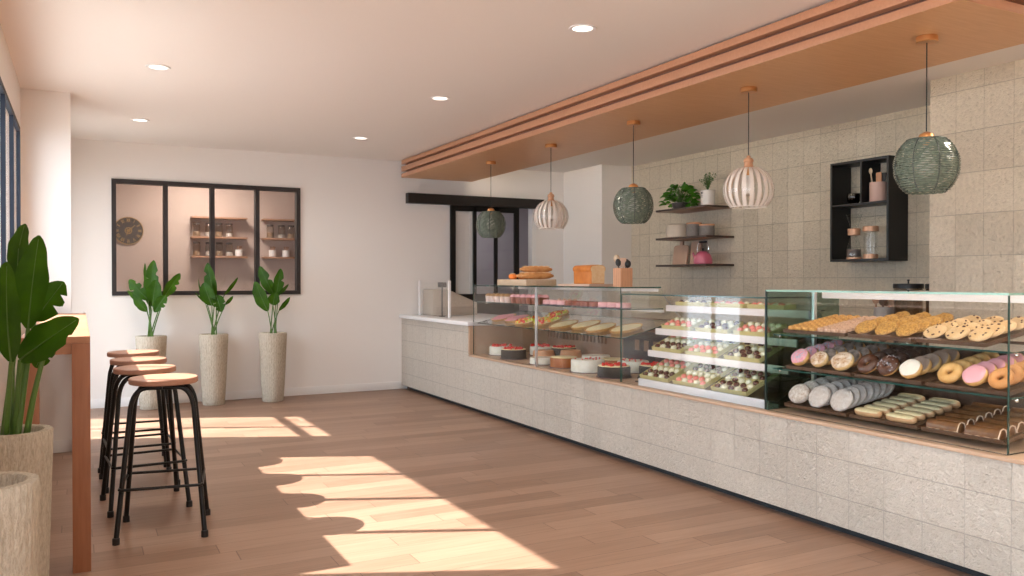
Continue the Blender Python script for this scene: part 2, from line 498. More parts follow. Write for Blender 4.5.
# rooms behind the back wall
struct(B().box((-.5, 11.0, 0), (3.55, 11.12, CZ)).out('wall_kitchen_back', M['kitchen']))
struct(B().box((-.5, YB + .1, 0), (-.38, 11.0, CZ)).out('wall_kitchen_left', M['kitchen']))
struct(B().box((3.45, YB + .1, 0), (3.57, 11.0, CZ)).out('wall_kitchen_right', M['kitchen']))
struct(B().box((3.57, 11.4, 0), (7.05, 11.52, CZ)).out('wall_store_back', M['grey_room']))
struct(B().box((6.95, YB + .1, 0), (7.05, 11.4, CZ)).out('wall_store_right', M['grey_room']))
struct(B().box((3.571, YB + .1, 0), (3.59, 11.4, CZ)).out('wall_store_left', M['grey_room']))
# pavement outside the street windows
struct(B().box((-9, -8, -.2), (XW - .002, 14, -.12)).out('ground_outside', plain('pale_pavement', (.42, .40, .37), .9, var=.15)))
# baseboards
bb = B().box((XL, YB - .012, 0), (3.40, YB, .09), .003)
struct(bb.out('baseboard_back', M['trim']))
bb = B().box((XL, 7.088, 0), (-.043, 7.10, .09), .003).box((-.055, 7.10, 0), (-.043, 7.32, .09), .003)
struct(bb.out('baseboard_pier', M['trim']))
struct(B().box((XL, YN, 0), (XL + .012, 7.088, .09), .003).out('baseboard_left', M['trim']))

def street_window(n, y0, y1, z0, z1, mull, transom=None, x0=-.402, x1=-.374):
    f = B(); w = .035
    f.box((x0, y0, z0), (x1, y0 + w, z1)).box((x0, y1 - w, z0), (x1, y1, z1))
    f.box((x0, y0 + w, z0), (x1, y1 - w, z0 + w)).box((x0, y0 + w, z1 - w), (x1, y1 - w, z1))
    for m in mull: f.box((x0, m - .022, z0 + w), (x1, m + .022, z1 - w))
    if transom: f.box((x0, y0 + w, transom - .035), (x1, y1 - w, transom + .035))
    o = struct(f.out('window_%d' % n, plain('blue_black_window_frame_%d' % n, (.012, .017, .028), .55, spec=.25)))
    struct(B().box((-.391, y0 + w, z0 + w), (-.386, y1 - w, z1 - w)).out('pane', M['glass_win'], o))
    return o
street_window(1, *WB, [6.26, 5.575, 4.861])
street_window(2, *WA, [8.285], 2.05)
street_window(3, *WC, [1.55, .85, .15, -.55, -1.25])

# kitchen window: black frame with three mullions
f = B(); y0, y1 = YB - .02, YB + .085
x0, x1, z0, z1 = KW; w = .043
f.box((x0, y0, z0), (x0 + w, y1, z1)).box((x1 - w, y0, z0), (x1, y1, z1))
f.box((x0 + w, y0, z0), (x1 - w, y1, z0 + w)).box((x0 + w, y0, z1 - w), (x1 - w, y1, z1))
for m in (.803, 1.268, 1.737): f.box((m - .022, y0, z0 + w), (m + .022, y1, z1 - w))
o = struct(f.out('window_4', M['frame']))
for a, b in ((x0 + w, .781), (.825, 1.246), (1.290, 1.715), (1.759, x1 - w)):
    struct(B().box((a, YB + .028, z0 + w), (b, YB + .034, z1 - w)).out('pane', M['glass_win'], o))

# sliding store-room door hung in front of the back wall
f = B(); y0, y1 = 9.318, 9.352
for a, b in ((4.03, 4.094), (4.337, 4.378), (4.629, 4.671), (4.913, 4.978)): f.box((a, y0, .02), (b, y1, 2.23))
f.box((4.094, y0 + .006, .02), (4.913, y1 - .006, 1.126)).box((4.094, y0, 2.15), (4.913, y1, 2.23))
o = struct(f.out('door_1', M['black_soft']))
for a, b in ((4.094, 4.337), (4.378, 4.629), (4.671, 4.913)):
    struct(B().box((a, y0 + .014, 1.126), (b, y0 + .02, 2.15)).out('pane', M['glass_win'], o))
f = B().prism([(3.463, 2.217), (5.262, 2.217), (5.325, 2.337), (3.463, 2.337)], 1, 9.275, YB)
struct(f.out('trim_1', plain('black_door_track', (.016, .013, .012), .4, var=.3, vscale=5)))
f = B().box((5.192, YB - .012, 0), (5.25, YB + .104, 2.246)).box((4.30, YB - .012, 0), (4.353, YB + .104, 2.246))
struct(f.out('trim_2', M['trim']))

# ------------------------------------------------------------------ copper canopy over the counter
SB = 2.505
FILL_EMIT = emit('warm_fill_strip', (1, .88, .70), 15.0)
t = thing('ceiling_canopy', 'long copper-painted wooden canopy with grooved sides hanging over the whole counter', 'canopy', (3.81, 5.74, SB))
X0, X1, Y0, Y1 = -.455, .455, -3.48, 3.48
B().box((X0, Y0, 0), (X1, Y1, .042), .002).out('slat', M['soffit'], t)
B().box((X0 + .0, Y0, -.0015), (X1, Y1, -.0005)).out('underside_lit_tone', wood('ochre_lit_tone_wood', (.68, .40, .20), (.60, .33, .155), 0, .4, 4), t)  # lighter ochre sheet; the underside's lit look is put into its colour
B().box((X0, Y0, .069), (X1, Y1, .125), .002).out('slat', M['soffit'], t)
B().box((X0, Y0, .152), (X1, Y1, .196), .002).out('slat', M['soffit'], t)
B().box((X0 + .05, Y0 + .05, .03), (X1 - .05, Y1 - .05, CZ - SB)).out('core', M['soffit_gap'], t)
B().box((X1 + .0005, Y0 + .1, .082), (X1 + .006, Y1 - .1, .112)).out('fill_strip', FILL_EMIT, t)  # hidden glowing strip added to brighten the tiled wall and ceiling behind

# ------------------------------------------------------------------ downlights
def downlight(loc, label):
    t = thing('ceiling_downlight', label, 'downlight', loc, group='recessed downlights')
    B().lathe([(.058, -.004), (.075, -.006), (.078, 0), (.058, 0), (.058, -.004)], 28).out('trim_ring', M['white'], t)
    B().lathe([(0, -.002), (.057, -.002), (.057, -.0005), (0, -.0005)], 28).out('lens', M['down'], t)
    return t
dl = [((.47, 5.97), 'round downlight in the white ceiling over the gap before the wall pier'),
      ((.48, 8.01), 'round downlight in the ceiling above the potted plants'),
      ((2.49, 5.97), 'round downlight in the ceiling midway between the kitchen window and the canopy'),
      ((2.49, 8.01), 'round downlight in the ceiling furthest back beside the canopy end'),
      ((2.51, 3.945), 'largest round downlight, at the top edge of the view beside the canopy'),
      ((.47, 3.94), 'added fill downlight above the window table'),  # unseen downlights from here on, added to brighten the room
      ((2.5, 1.9), 'added fill downlight above the floor beside the doughnut case'),
      ((.47, 1.9), 'added fill downlight above the floor beside the camera'), ((2.5, -.1), 'added fill downlight behind the camera on the counter side'),
      ((.47, -.1), 'added fill downlight behind the camera on the window side'), ((4.6, 1.9), 'added fill downlight over the serving side beyond the canopy end'),
      ((4.6, -.1), 'added fill downlight behind the camera over the serving side')]
for (x, y), lab in dl:
    t = downlight((x, y, CZ - .0005), lab)

# ------------------------------------------------------------------ pendant lamps
GREENS = plain('sea_green_glass_beads', (.30, .36, .28), .15, spec=.9, c2=(.15, .20, .155), vscale=60)
GREENS.node_tree.nodes['Principled BSDF'].inputs['Transmission Weight'].default_value = .35
SLAT = plain('ivory_shade_slats', (.80, .73, .66), .4)
SHADE_GLASS = glass('pendant_clear_glass', (.95, .94, .93), 1.35)
def pendant_common(t, capr, caph, ztop, cap_mat, zbot_cap):
    B().lathe([(0, 0), (.050, 0), (.052, -.004), (.052, -.026), (.047, -.030), (0, -.030)], 28).out('ceiling_rose', M['brass'], t)
    B().tube([(0, 0, -.03), (0, 0, ztop)], .0028, 8).out('cord', M['cord'], t)
def green_pendant(loc, label):
    t = thing('pendant_lamp', label, 'pendant lamp', loc, group='green glass bead pendants')
    pendant_common(t, 0, 0, -.475, None, 0)
    B().lathe([(0, -.470), (.010, -.470), (.032, -.482), (.038, -.496), (.038, -.502), (0, -.502)], 20).out('cap', M['brass'], t)
    zc = -.640; H = .127; R = .147
    sh = B(); prof = []
    n = 24
    for i in range(n):
        q = i / (n - 1); z = zc + H - 2 * H * q
        s = (z - zc) / (H * 1.22)
        r = R * math.sqrt(max(.02, 1 - s * s)) ** .9
        prof.append((r, z))
    for i, (r, z) in enumerate(prof):
        pts = []
        for k in range(48):
            a = 2 * PI * k / 48
            rr = r + .0022 * math.sin(k * PI * .5 * 3 + i)
            pts.append((rr * math.cos(a), rr * math.sin(a), z + .0016 * math.sin(k * 2.1 + i * 1.7)))
        sh.tube(pts, .0048, 5, closed=True)
    sh.out('bead_shade', GREENS, t)
    w = B()
    for k in range(8):
        a = 2 * PI * (k + .3) / 8
        w.tube([((r + .003) * math.cos(a), (r + .003) * math.sin(a), z) for r, z in prof], .0032, 5)
    w.tube([(prof[0][0] * math.cos(2 * PI * k / 32), prof[0][0] * math.sin(2 * PI * k / 32), prof[0][1] + .004) for k in range(32)], .003, 5, closed=True)
    for k in range(4):
        a = PI * k / 2 + .4
        w.tube([(0, 0, -.500), (prof[0][0] * math.cos(a), prof[0][0] * math.sin(a), prof[0][1] + .004)], .0025, 5)
    w.out('wire_frame', plain('dark_green_wire', (.02, .035, .028), .4), t)
    B().lathe([(0, -.54), (.012, -.545), (.014, -.57), (.040, -.615), (.045, -.645), (.036, -.675), (0, -.690)], 18).out('bulb', M['bulb'], t)
    B().lathe([(0, -.502), (.016, -.502), (.016, -.545), (0, -.545)], 14).out('socket', M['brass'], t)
    return t
def white_pendant(loc, label):
    t = thing('pendant_lamp', label, 'pendant lamp', loc, group='ivory slatted pendants')
    pendant_common(t, 0, 0, -.435, None, 0)
    B().lathe([(0, -.425), (.012, -.425), (.014, -.438), (.025, -.442), (.031, -.455), (.031, -.462), (.026, -.468), (.028, -.490), (.036, -.498), (.036, -.505), (0, -.505)], 20).out('wooden_cap', M['bamboo'], t)
    zc = -.640; H = .125; R = .154
    prof = []
    for i in range(15):
        q = i / 14; z = -.503 - .242 * q
        s = (z - zc) / .152
        prof.append((R * math.sqrt(max(.0, 1 - s * s)) if abs(s) < 1 else 0, z))
    sl = B()
    for k in range(20):
        a0 = 2 * PI * k / 20
        rows = []
        for r, z in prof:
            hw = min(.0115, max(.004, r * .12)) / max(r, .01)
            r = max(r, .03)
            rows.append([((r + o) * math.cos(a0 + s * hw), (r + o) * math.sin(a0 + s * hw), z) for s, o in ((-1, 0), (1, 0), (1, -.004), (-1, -.004))])
        vs = [[sl.bm.verts.new(p) for p in row] for row in rows]
        for a, b in zip(vs, vs[1:]):
            for q in range(4): sl.bm.faces.new((a[q], a[(q + 1) % 4], b[(q + 1) % 4], b[q]))
        sl.bm.faces.new(vs[0]); sl.bm.faces.new(vs[-1][::-1])
    rb = prof[-1][0]
    sl.torus(rb - .001, .004, 36, 6, (0, 0, prof[-1][1]))
    sl.out('slatted_shade', SLAT, t, recalc=True)
    B().lathe([(max(r, .03) + .004, z) for r, z in prof], 40).out('glass_globe', SHADE_GLASS, t)
    B().lathe([(0, -.545), (.012, -.548), (.014, -.57), (.036, -.61), (.040, -.635), (.032, -.665), (0, -.680)], 18).out('bulb', M['bulb'], t)
    B().lathe([(0, -.505), (.016, -.505), (.016, -.548), (0, -.548)], 14).out('socket', M['brass'], t)
    return t
green_pendant((3.715, 7.567, SB - .001), 'green glass bead pendant lamp hanging in front of the black sliding door')
white_pendant((3.72, 6.366, SB - .001), 'ivory slatted pendant lamp hanging over the bread loaf, before the plain pier')
green_pendant((3.735, 5.151, SB - .001), 'green glass bead pendant lamp just beyond the wall shelves with plants')
white_pendant((3.722, 3.916, SB - .001), 'ivory slatted pendant lamp hanging between the wall shelves and the black cabinet')
green_pendant((3.722, 2.686, SB - .001), 'largest green glass bead pendant lamp, over the doughnut case')

# ------------------------------------------------------------------ service counter
XC = 3.41
t = thing('service_counter', 'long counter faced with rough stone tiles on a dark recessed plinth', 'counter', (XC, 0, 0))
b = B().box((0, -.3, .05), (.6, 7.40, .545)).box((0, 7.46, .05), (.6, YB - .003, .847))
b.box((0, 7.40, .05), (.6, 7.46, .545))
b.prism([(7.40, .545), (7.46, .545), (7.46, .847)], 0, 0, .6) if False else None
b.out('tiled_front', M['tile_c'], t)
B().box((.07, -.25, 0), (.55, YB - .003, .05)).out('plinth', M['toe'], t)
B().box((-.008, -.3, .545), (.98, 7.43, .563), .003).out('wooden_deck', M['deck'], t)
B().box((.6, -.3, .0), (.98, YB - .003, .545)).out('rear_carcass', M['back_wood'], t)
B().box((.6, 7.46, .545), (.98, YB - .003, .847)).out('rear_carcass', M['back_wood'], t)
B().box((0, 7.43, .563), (.98, 7.46, .847), .002).out('side_panel', M['deck'], t)
b = B().box((-.03, 7.405, 0), (1.0, YB - .004, .04), .003)
tag(b.out('countertop', M['solid'], loc=(XC, 0, .8475)), 'white slab worktop on the tall end of the counter by the back wall', 'worktop')

# back counter against the tiled wall
t = thing('back_counter', 'low brown wooden counter against the tiled wall behind the display cases', 'counter', (5.5, 6.1, 0))
B().box((0, -2.2, 0), (.6, 2.3, .80), .002).out('body', M['back_wood'], t)
B().box((-.02, -2.22, .80), (.605, 2.32, .838), .003).out('top', wood('brown_back_counter_top', (.28, .16, .10), (.2, .11, .07), 1), t)
for k in range(5):
    y = -2.15 + k * .89
    d = B().box((-.018, y, .09), (-.001, y + .86, .77), .002).out('door', M['back_wood'], t)
    B().tube([(-.02, y + .1, .70), (-.035, y + .1, .70), (-.035, y + .25, .70), (-.02, y + .25, .70)], .004, 6).out('handle', M['steel'], d)

# sneeze guard, till and payment terminal on the white slab
TZ = .8885
t = thing('sneeze_guard', 'small glass guard between two white posts on the white worktop', 'glass guard', (3.55, 8.69, TZ))
B().pane((-.004, -.43, .012), (.004, .43, .385)).out('pane', [M['glass'], M['glass_edge']], t)
for s in (-1, 1):
    B().box((-.012, s * .44 - .014, 0), (.012, s * .44 + .014, .405), .003).out('post', M['white'], t)
t = thing('cash_register', 'beige till housing with a sloping top behind the glass guard', 'till', (3.60, 9.0, TZ))
B().prism([(0, 0), (.56, 0), (.56, .145), (.19, .30), (.02, .305), (0, .29)], 1, -.16, .16, bev=.004).out('housing', plain('beige_till_plastic', (.50, .42, .345), .5, var=.15, vscale=90), t)
B().box((.03, -.168, .02), (.5, -.161, .10), .002).out('drawer', plain('dark_beige_till_drawer', (.42, .35, .29), .5), t)
t = thing('payment_terminal', 'small grey card terminal on a thin stand behind the glass guard', 'card terminal', (3.62, 8.62, TZ))
B().lathe([(0, 0), (.035, 0), (.035, .006), (.008, .012), (.008, .33), (0, .33)], 16).out('stand', plain('charcoal_stand', (.06, .055, .05), .4), t)
B().box((-.05, -.012, .33), (.05, .014, .385), .006, mtx=Matrix.Rotation(0, 4, 'X')).out('body', plain('charcoal_terminal', (.06, .055, .055), .4), t)
B().box((-.04, -.0145, .343), (.04, -.0122, .377)).out('screen', plain('dark_screen', (.12, .11, .105), .2), t)

# ------------------------------------------------------------------ glass display cases
DZ = .5635
XG = 3.44
GM = [M['glass'], M['glass_edge']]
# -- cake case
t = thing('cake_display_case', 'long glass case with a steel post, full of cakes, tarts and cupcakes', 'display case', (XG, 4.90, DZ))
L = 2.505
B().pane((0, 0, .004), (.008, 1.235, .676)).out('front_pane', GM, t)
B().pane((0, 1.243, .004), (.008, L, .676)).out('front_pane', GM, t)
B().pane((0, 0, .677), (.365, L, .686)).out('roof_pane', GM, t)
for y in (L - .008,):
    e = B(); e.prism([(.009, .003), (.86, .003), (.86, .22), (.60, .42), (.365, .676), (.009, .676)], 1, y, y + .008)
    e.out('end_pane', M['glass'], t)
e = B(); e.prism([(.009, .003), (.86, .003), (.86, .22), (.60, .42), (.365, .676), (.009, .676)], 1, 0, .008)
e.out('end_pane', M['glass'], t)
B().box((-.004, 1.228, 0), (.014, 1.252, .676), .002).out('post', M['steel'], t)
B().pane((.03, .02, .518), (.40, L - .02, .526)).out('shelf', GM, t)
B().pane((0, .02, -.008), (.50, L - .02, 0)).xf(Matrix.Translation((.035, 0, .316)) @ Matrix.Rotation(-rad(13), 4, 'Y')).out('shelf', GM, t)
B().box((.345, .02, .650), (.362, L - .3, .672), .002).out('lamp_bar', M['white'], t)
B().box((.39, .02, .494), (.41, L - .3, .514), .002).out('shelf_rail', M['white'], t)
e = B().prism([(.86, .225), (.868, .228), (.372, .690), (.365, .684)], 1, .012, L - .012)
e.out('sloping_back', M['glass'], t)
p = B().box((.845, .012, .004), (.858, L - .012, .30), .002).out('back_panel', plain('brown_speckled_panel', (.40, .255, .175), .6, c2=(.28, .17, .115), vscale=90), t)
for k in range(17):
    B().box((.828, 1.42 + k * .062, .15), (.844, 1.42 + k * .062 + .03, .235), .003).out('slat', M['slat_wood'], p)
d = B().box((.832, .36, .004), (.844, 1.14, .295), .002).out('reflection_panel', plain('charcoal_reflection_panel', (.045, .043, .05), .35), t)  # made-up slotted panel that stands in for a mirrored reflection
for k in range(3):
    B().box((.826, .64 + k * .13, .13), (.833, .64 + k * .13 + .06, .22), .001).out('reflection_slot', M['slat_wood'], d)
for y in (.15, .9, 1.6, 2.3):
    for z in (.518,): B().lathe([(0, -.010), (.010, -.010), (.012, -.004), (.012, 0), (0, 0)], 12, (.05, y, z)).out('shelf_stud', M['chrome'], t)

# -- chocolate case
t = thing('chocolate_display_case', 'lower glass case with sloping white-edged shelves of chocolate boxes', 'display case', (XG, 3.487, DZ))
L = 1.40
B().pane((0, 0, .004), (.008, L, .630)).out('front_pane', GM, t)
B().pane((0, 0, .631), (.42, L, .639)).out('roof_pane', GM, t)
B().box((.70, .012, .004), (.712, L - .012, .40), .002).out('back_panel', M['back_wood'], t)
SH = [(.12, .026, 24, .30), (.226, .222, 24, .30), (.294, .378, 20, .20), (.39, .545, 3, .12)]
for (x, z, a, d) in SH:
    mt = Matrix.Translation((x, 0, z)) @ Matrix.Rotation(-rad(a), 4, 'Y')
    s = B(); s.pane((0, .03, 0), (d, L - .03, .007)); s.xf(mt)
    so = s.out('sloping_shelf', GM, t)
    f = B()
    if z > .1: f.box((-.014, .03, -.037), (.002, L - .03, .008), .002)
    else: f.box((-.095, .0, -.0255), (-.083, L - .17, .024), .002).box((-.083, .0, -.0255), (-.012, L - .17, -.002), .001)
    f.xf(Matrix.Translation((x, 0, z)))
    f.out('shelf_front', plain('white_shelf_front' , (.80, .74, .72), .3) if z > .1 else plain('pale_blue_grey_shelf_front', (.62, .62, .64), .3), so)
for y in (.012, L - .02):
    B().prism([(.35, .632), (.362, .632), (.62, .36), (.70, .30), (.70, .285), (.61, .35)], 1, y, y + .008).out('bracket', M['steel'], t)
B().box((.112, .012, .002), (.70, L - .012, .010)).out('base_tray', plain('dark_base_tray', (.05, .032, .025), .4), t)

# -- doughnut case
t = thing('doughnut_display_case', 'tallest glass case with brown trays of doughnuts, cookies and pastries', 'display case', (XG, 2.10, DZ))
L = 1.38
GMP = [M['glass'], M['glass_edge_pale']]
B().pane((0, 0, .003), (.010, L, .671)).out('front_pane', GM, t)
B().pane((0, 0, .672), (.58, L, .682)).out('roof_pane', GMP, t)
B().box((.011, L - .010, .003), (.58, L, .671)).out('end_pane', M['glass_tint'], t)
B().pane((.011, 0, .003), (.58, .010, .671)).out('end_pane', GM, t)
B().box((-.001, L - .001, .003), (.012, L + .004, .682), .001).out('corner_strip', plain('dark_green_corner_strip', (.012, .03, .026), .3), t)
B().box((.345, L - .035, .003), (.367, L - .013, .668), .002).out('post', M['steel'], t)
B().box((.40, .012, .630), (.43, L - .04, .668), .003).out('light_bar', M['led'], t)
B().box((.56, .012, .003), (.578, L - .012, .44), .002).out('back_panel', M['back_wood'], t)
for z in (.437, .243):
    B().pane((.045, .012, z - .012), (.50, L - .012, z - .004)).out('shelf', GM, t)
    for y in (.018, L - .018):
        for x in (.09, .42):
            B().ball((x, y, z - .020), .009, 10, 7).out('shelf_stud', M['chrome'], t)

# ------------------------------------------------------------------ food prototypes (z up, base at 0)
def place(o, mtx):
    o.matrix_basis = mtx; return o

def dupm(root, mtx, label=None, group=None):
    r = dup(root, (0, 0, 0), label=label, group=group)
    r.matrix_basis = mtx; return r

def bun_body(rx, ry, h, jit=.01):
    b = B(); prof = []
    for i in range(11):
        a = -PI / 2 + PI * i / 10
        s = math.copysign(abs(math.sin(a)) ** .75, math.sin(a))
        prof.append((math.cos(a) ** .62 if 0 < i < 10 else 0, s))
    b.lathe(prof, 26)
    for v in b.bm.verts:
        j = 1 + random.uniform(-jit, jit)
        v.co = Vector((v.co.x * rx * j, v.co.y * ry * j, (v.co.z * .5 + .5) * h))
    return b
def bun_cap(rx, ry, h, cover=.42, wav=.06):
    """Icing shell over the top of a bun of the same size."""
    b = B(); prof = []
    a0 = PI / 2 * (1 - cover * 1.6)
    for i in range(8):
        a = a0 + (PI / 2 - a0) * i / 7
        prof.append((math.cos(a) ** .62 if i < 7 else 0, math.copysign(abs(math.sin(a)) ** .75, math.sin(a))))
    b.lathe([(0, prof[0][1] - .02)] + prof, 26, wob=lambda a, z: 1 + wav * .5 * math.sin(5 * a) * (1 if z < .8 else 0))
    for v in b.bm.verts: v.co = Vector((v.co.x * rx * 1.02, v.co.y * ry * 1.02, (v.co.z * .5 + .5) * h + .0022))
    return b
def sprinkles(rx, ry, h, n, r=.0022):
    b = B()
    for _ in range(n):
        a = random.uniform(0, 2 * PI); q = math.sqrt(random.uniform(0, .8))
        x, y = rx * q * math.cos(a), ry * q * math.sin(a)
        zz = h * (.5 + .5 * max(0, 1 - q ** 3.2) ** .75) + .003
        d = random.uniform(0, PI)
        b.box((-.005, -r * .7, -r * .5), (.005, r * .7, r * .8), mtx=Matrix.Translation((x, y, zz)) @ Matrix.Rotation(d, 4, 'Z'))
    return b
def ring_dough(name, lab, body, ice=None, spr=None, R=.034, r=.0225):
    t = thing(name, lab, 'doughnut')
    B().torus(R, r, 30, 12, (0, 0, r * .9), rz=.9, jit=.02).out('dough', body, t)
    if ice: B().torus(R, r + .0018, 30, 8, (0, 0, r * .9), .12, PI - .12, rz=.92, jit=.01).out('icing', ice, t)
    if spr:
        b = B()
        for _ in range(34):
            a, c = random.uniform(0, 2 * PI), random.uniform(.5, PI - .5)
            d = R + (r + .002) * math.cos(c)
            b.box((-.0032, -.0011, -.001), (.0032, .0011, .0012), mtx=Matrix.Translation((d * math.cos(a), d * math.sin(a), r * .9 + (r + .002) * .92 * math.sin(c))) @ Matrix.Rotation(random.uniform(0, PI), 4, 'Z'))
        b.out('sprinkles', spr, t)
    return t
def bun(name, lab, body, ice=None, spr=None, rx=.052, ry=.056, h=.042, nspr=60):
    t = thing(name, lab, 'pastry' if 'bun' in name or 'pastry' in name else 'doughnut')
    bun_body(rx, ry, h).out('dough', body, t)
    if ice: bun_cap(rx, ry, h).out('icing', ice, t)
    if spr: sprinkles(rx, ry, h, nspr).out('sprinkles', spr, t)
    return t
SPR = plain('sugar_strands', (.70, .62, .60), .5, c2=(.30, .45, .65), vscale=200)
ALM = plain('flaked_almonds', (.55, .33, .17), .5, c2=(.36, .18, .08), vscale=150)

# ------------------------------------------------------------------ doughnut case: trays and what lies on them
TH = rad(9)
TX = 3.50
def tray_mtx(y, z): return Matrix.Translation((TX, y, z)) @ Matrix.Rotation(-TH, 4, 'Y')
def tray(y0, y1, z, lab):
    w = y1 - y0; d = .425; rim = .018
    t = thing('baking_tray', lab, 'tray', (TX, y0, z), rot=(0, -TH, 0), group='brown trays in the doughnut case')
    b = B().box((0, 0, 0), (d, w, .004))
    for (a, c) in (((0, 0), (.006, w)), ((d - .006, 0), (d, w)), ((.006, 0), (d - .006, .006)), ((.006, w - .006), (d - .006, w))):
        b.box((a[0], a[1], .004), (c[0], c[1], rim))
    b.out('tray_body', M['tray'], t)
    B().box((.008, .008, .0045), (d - .008, w - .008, .0065)).out('parchment', M['tray_paper'], t)
    return t
ZT = [1.006, .806, .594]
TRAYS = {}
spans = [[(2.985, 3.405), (2.60, 2.965), (2.235, 2.575)], [(2.945, 3.385), (2.545, 2.925), (2.13, 2.525)], [(2.975, 3.395), (2.565, 2.955), (2.15, 2.545)]]
tl = [['brown tray of ridged biscuits at the far end of the top shelf', 'brown tray of granola cookies in the middle of the top shelf', 'brown tray of chocolate chip cookies at the near end of the top shelf'],
      ['brown tray under the pink and sugared buns on the middle shelf', 'brown tray under the chocolate and white-iced doughnuts on the middle shelf', 'brown tray under the plain rings and pink ovals on the middle shelf'],
      ['brown tray of powdered pastries on the bottom shelf', 'brown tray of pale green fingers on the bottom shelf', 'brown tray of glazed cake slices on the bottom shelf']]
for i in range(3):
    for j in range(3): tray(*spans[i][j], ZT[i], tl[i][j])

def on_tray(y, d, z, n=0.0, lean=0.0, rz=0.0):
    """Point on a tilted tray: world y, distance D up the slope, N above the tray bed, leaned towards the glass."""
    return tray_mtx(y, z) @ Matrix.Translation((d, 0, .0075 + n)) @ Matrix.Rotation(-lean, 4, 'Y') @ Matrix.Rotation(rz, 4, 'Z')

# middle shelf: nine columns of leaning doughnuts
def column(y, z, first, rest, nrest, lean, R, step, d0=.05, glab=None, dy=0.0):
    ln = rad(lean)
    up = R * math.sin(ln) + .001
    place(first, on_tray(y, d0, z, up, ln, random.uniform(-.1, .1)))
    for k in range(nrest):
        m = on_tray(y + dy * (k + 1) + random.uniform(-.003, .003), d0 + step * (k + 1), z, up, ln, random.uniform(-.4, .4))
        if k == 0 and rest.get('placed') is None:
            place(rest, m); rest['placed'] = 1
        else:
            dupm(rest, m)
Zm, Zb, Zt = ZT[1], ZT[2], ZT[0]
q = bun('iced_bun', 'pink sprinkled bun at the front of the middle shelf, beside the dark green corner', F_['dough'], F_['pink_sprinkle'], SPR)
r = bun('iced_bun', 'pink sprinkled bun in the column behind the front pink bun', F_['dough'], F_['pink_sprinkle'], SPR); r['group'] = 'pink sprinkled buns'
column(3.310, Zm, q, r, 4, 42, .054, .070, d0=.056)
q = bun('almond_bun', 'smaller sugared almond bun between the pink bun and the larger almond bun', F_['dough_pale'], F_['almond'], ALM, rx=.048, ry=.052)
r = bun('crackle_bun', 'dark crackled bun behind the smaller sugared almond bun', F_['dough'], F_['choc_crackle']); r['group'] = 'dark crackled buns, first column'
column(3.175, Zm, q, r, 4, 42, .054, .070, d0=.056)
q = bun('almond_bun', 'large sugared almond bun at the front of the middle shelf beside the chocolate ring', F_['dough_pale'], F_['almond'], ALM, rx=.056, ry=.066)
r = bun('crackle_bun', 'dark crackled bun behind the large sugared almond bun', F_['brown_dough'], F_['choc_crackle']); r['group'] = 'dark crackled buns, second column'
column(3.025, Zm, q, r, 4, 42, .058, .070, d0=.058)
q = ring_dough('ring_doughnut', 'chocolate-iced ring doughnut without sprinkles on the middle shelf', F_['dough'], F_['choc'])
r = ring_dough('ring_doughnut', 'dark chocolate ring doughnut in the column behind the plain chocolate ring', F_['brown_dough'], F_['dark_choc']); r['group'] = 'dark chocolate rings'
column(2.870, Zm, q, r, 4, 42, .059, .071, d0=.058)
q = ring_dough('ring_doughnut', 'chocolate-iced doughnut with pale sprinkles on the middle shelf', F_['dough'], F_['choc'], SPR, R=.030, r=.026)
r = ring_dough('ring_doughnut', 'dark doughnut in the column behind the sprinkled chocolate one', F_['brown_dough'], F_['dark_choc'], R=.030, r=.026); r['group'] = 'dark doughnuts behind the sprinkled one'
column(2.750, Zm, q, r, 3, 44, .059, .080, d0=.058)
q = bun('iced_doughnut', 'round doughnut with plain white icing on the middle shelf', F_['dough'], F_['white_ice'])
r = bun('iced_doughnut', 'grey-brown iced doughnut in the column behind the white-iced one', F_['dough'], F_['grey_ice']); r['group'] = 'grey-brown iced doughnuts'
column(2.624, Zm, q, r, 4, 42, .055, .071, d0=.056)
q = ring_dough('ring_doughnut', 'plain golden ring doughnut at the front of the middle shelf', F_['dough'])
r = ring_dough('ring_doughnut', 'golden ring doughnut in the column behind the front plain ring', F_['dough']); r['group'] = 'plain golden rings'
column(2.425, Zm, q, r, 4, 40, .059, .071, d0=.058)
q = bun('iced_doughnut', 'oval doughnut with smooth pink icing at the front of the middle shelf', F_['dough'], F_['pink'], rx=.054, ry=.055)
r = bun('iced_doughnut', 'smooth pink oval doughnut in the column behind the front pink oval', F_['dough'], F_['pink'], rx=.054, ry=.055); r['group'] = 'smooth pink oval doughnuts'
column(2.304, Zm, q, r, 4, 42, .057, .071, d0=.058)
q = ring_dough('ring_doughnut', 'brown cinnamon ring doughnut at the near end of the middle shelf', F_['crust'], R=.033, r=.021)
r = ring_dough('ring_doughnut', 'brown cinnamon ring doughnut in the column behind the front one', F_['crust'], R=.033, r=.021); r['group'] = 'brown cinnamon rings'
column(2.188, Zm, q, r, 4, 40, .059, .071, d0=.058)

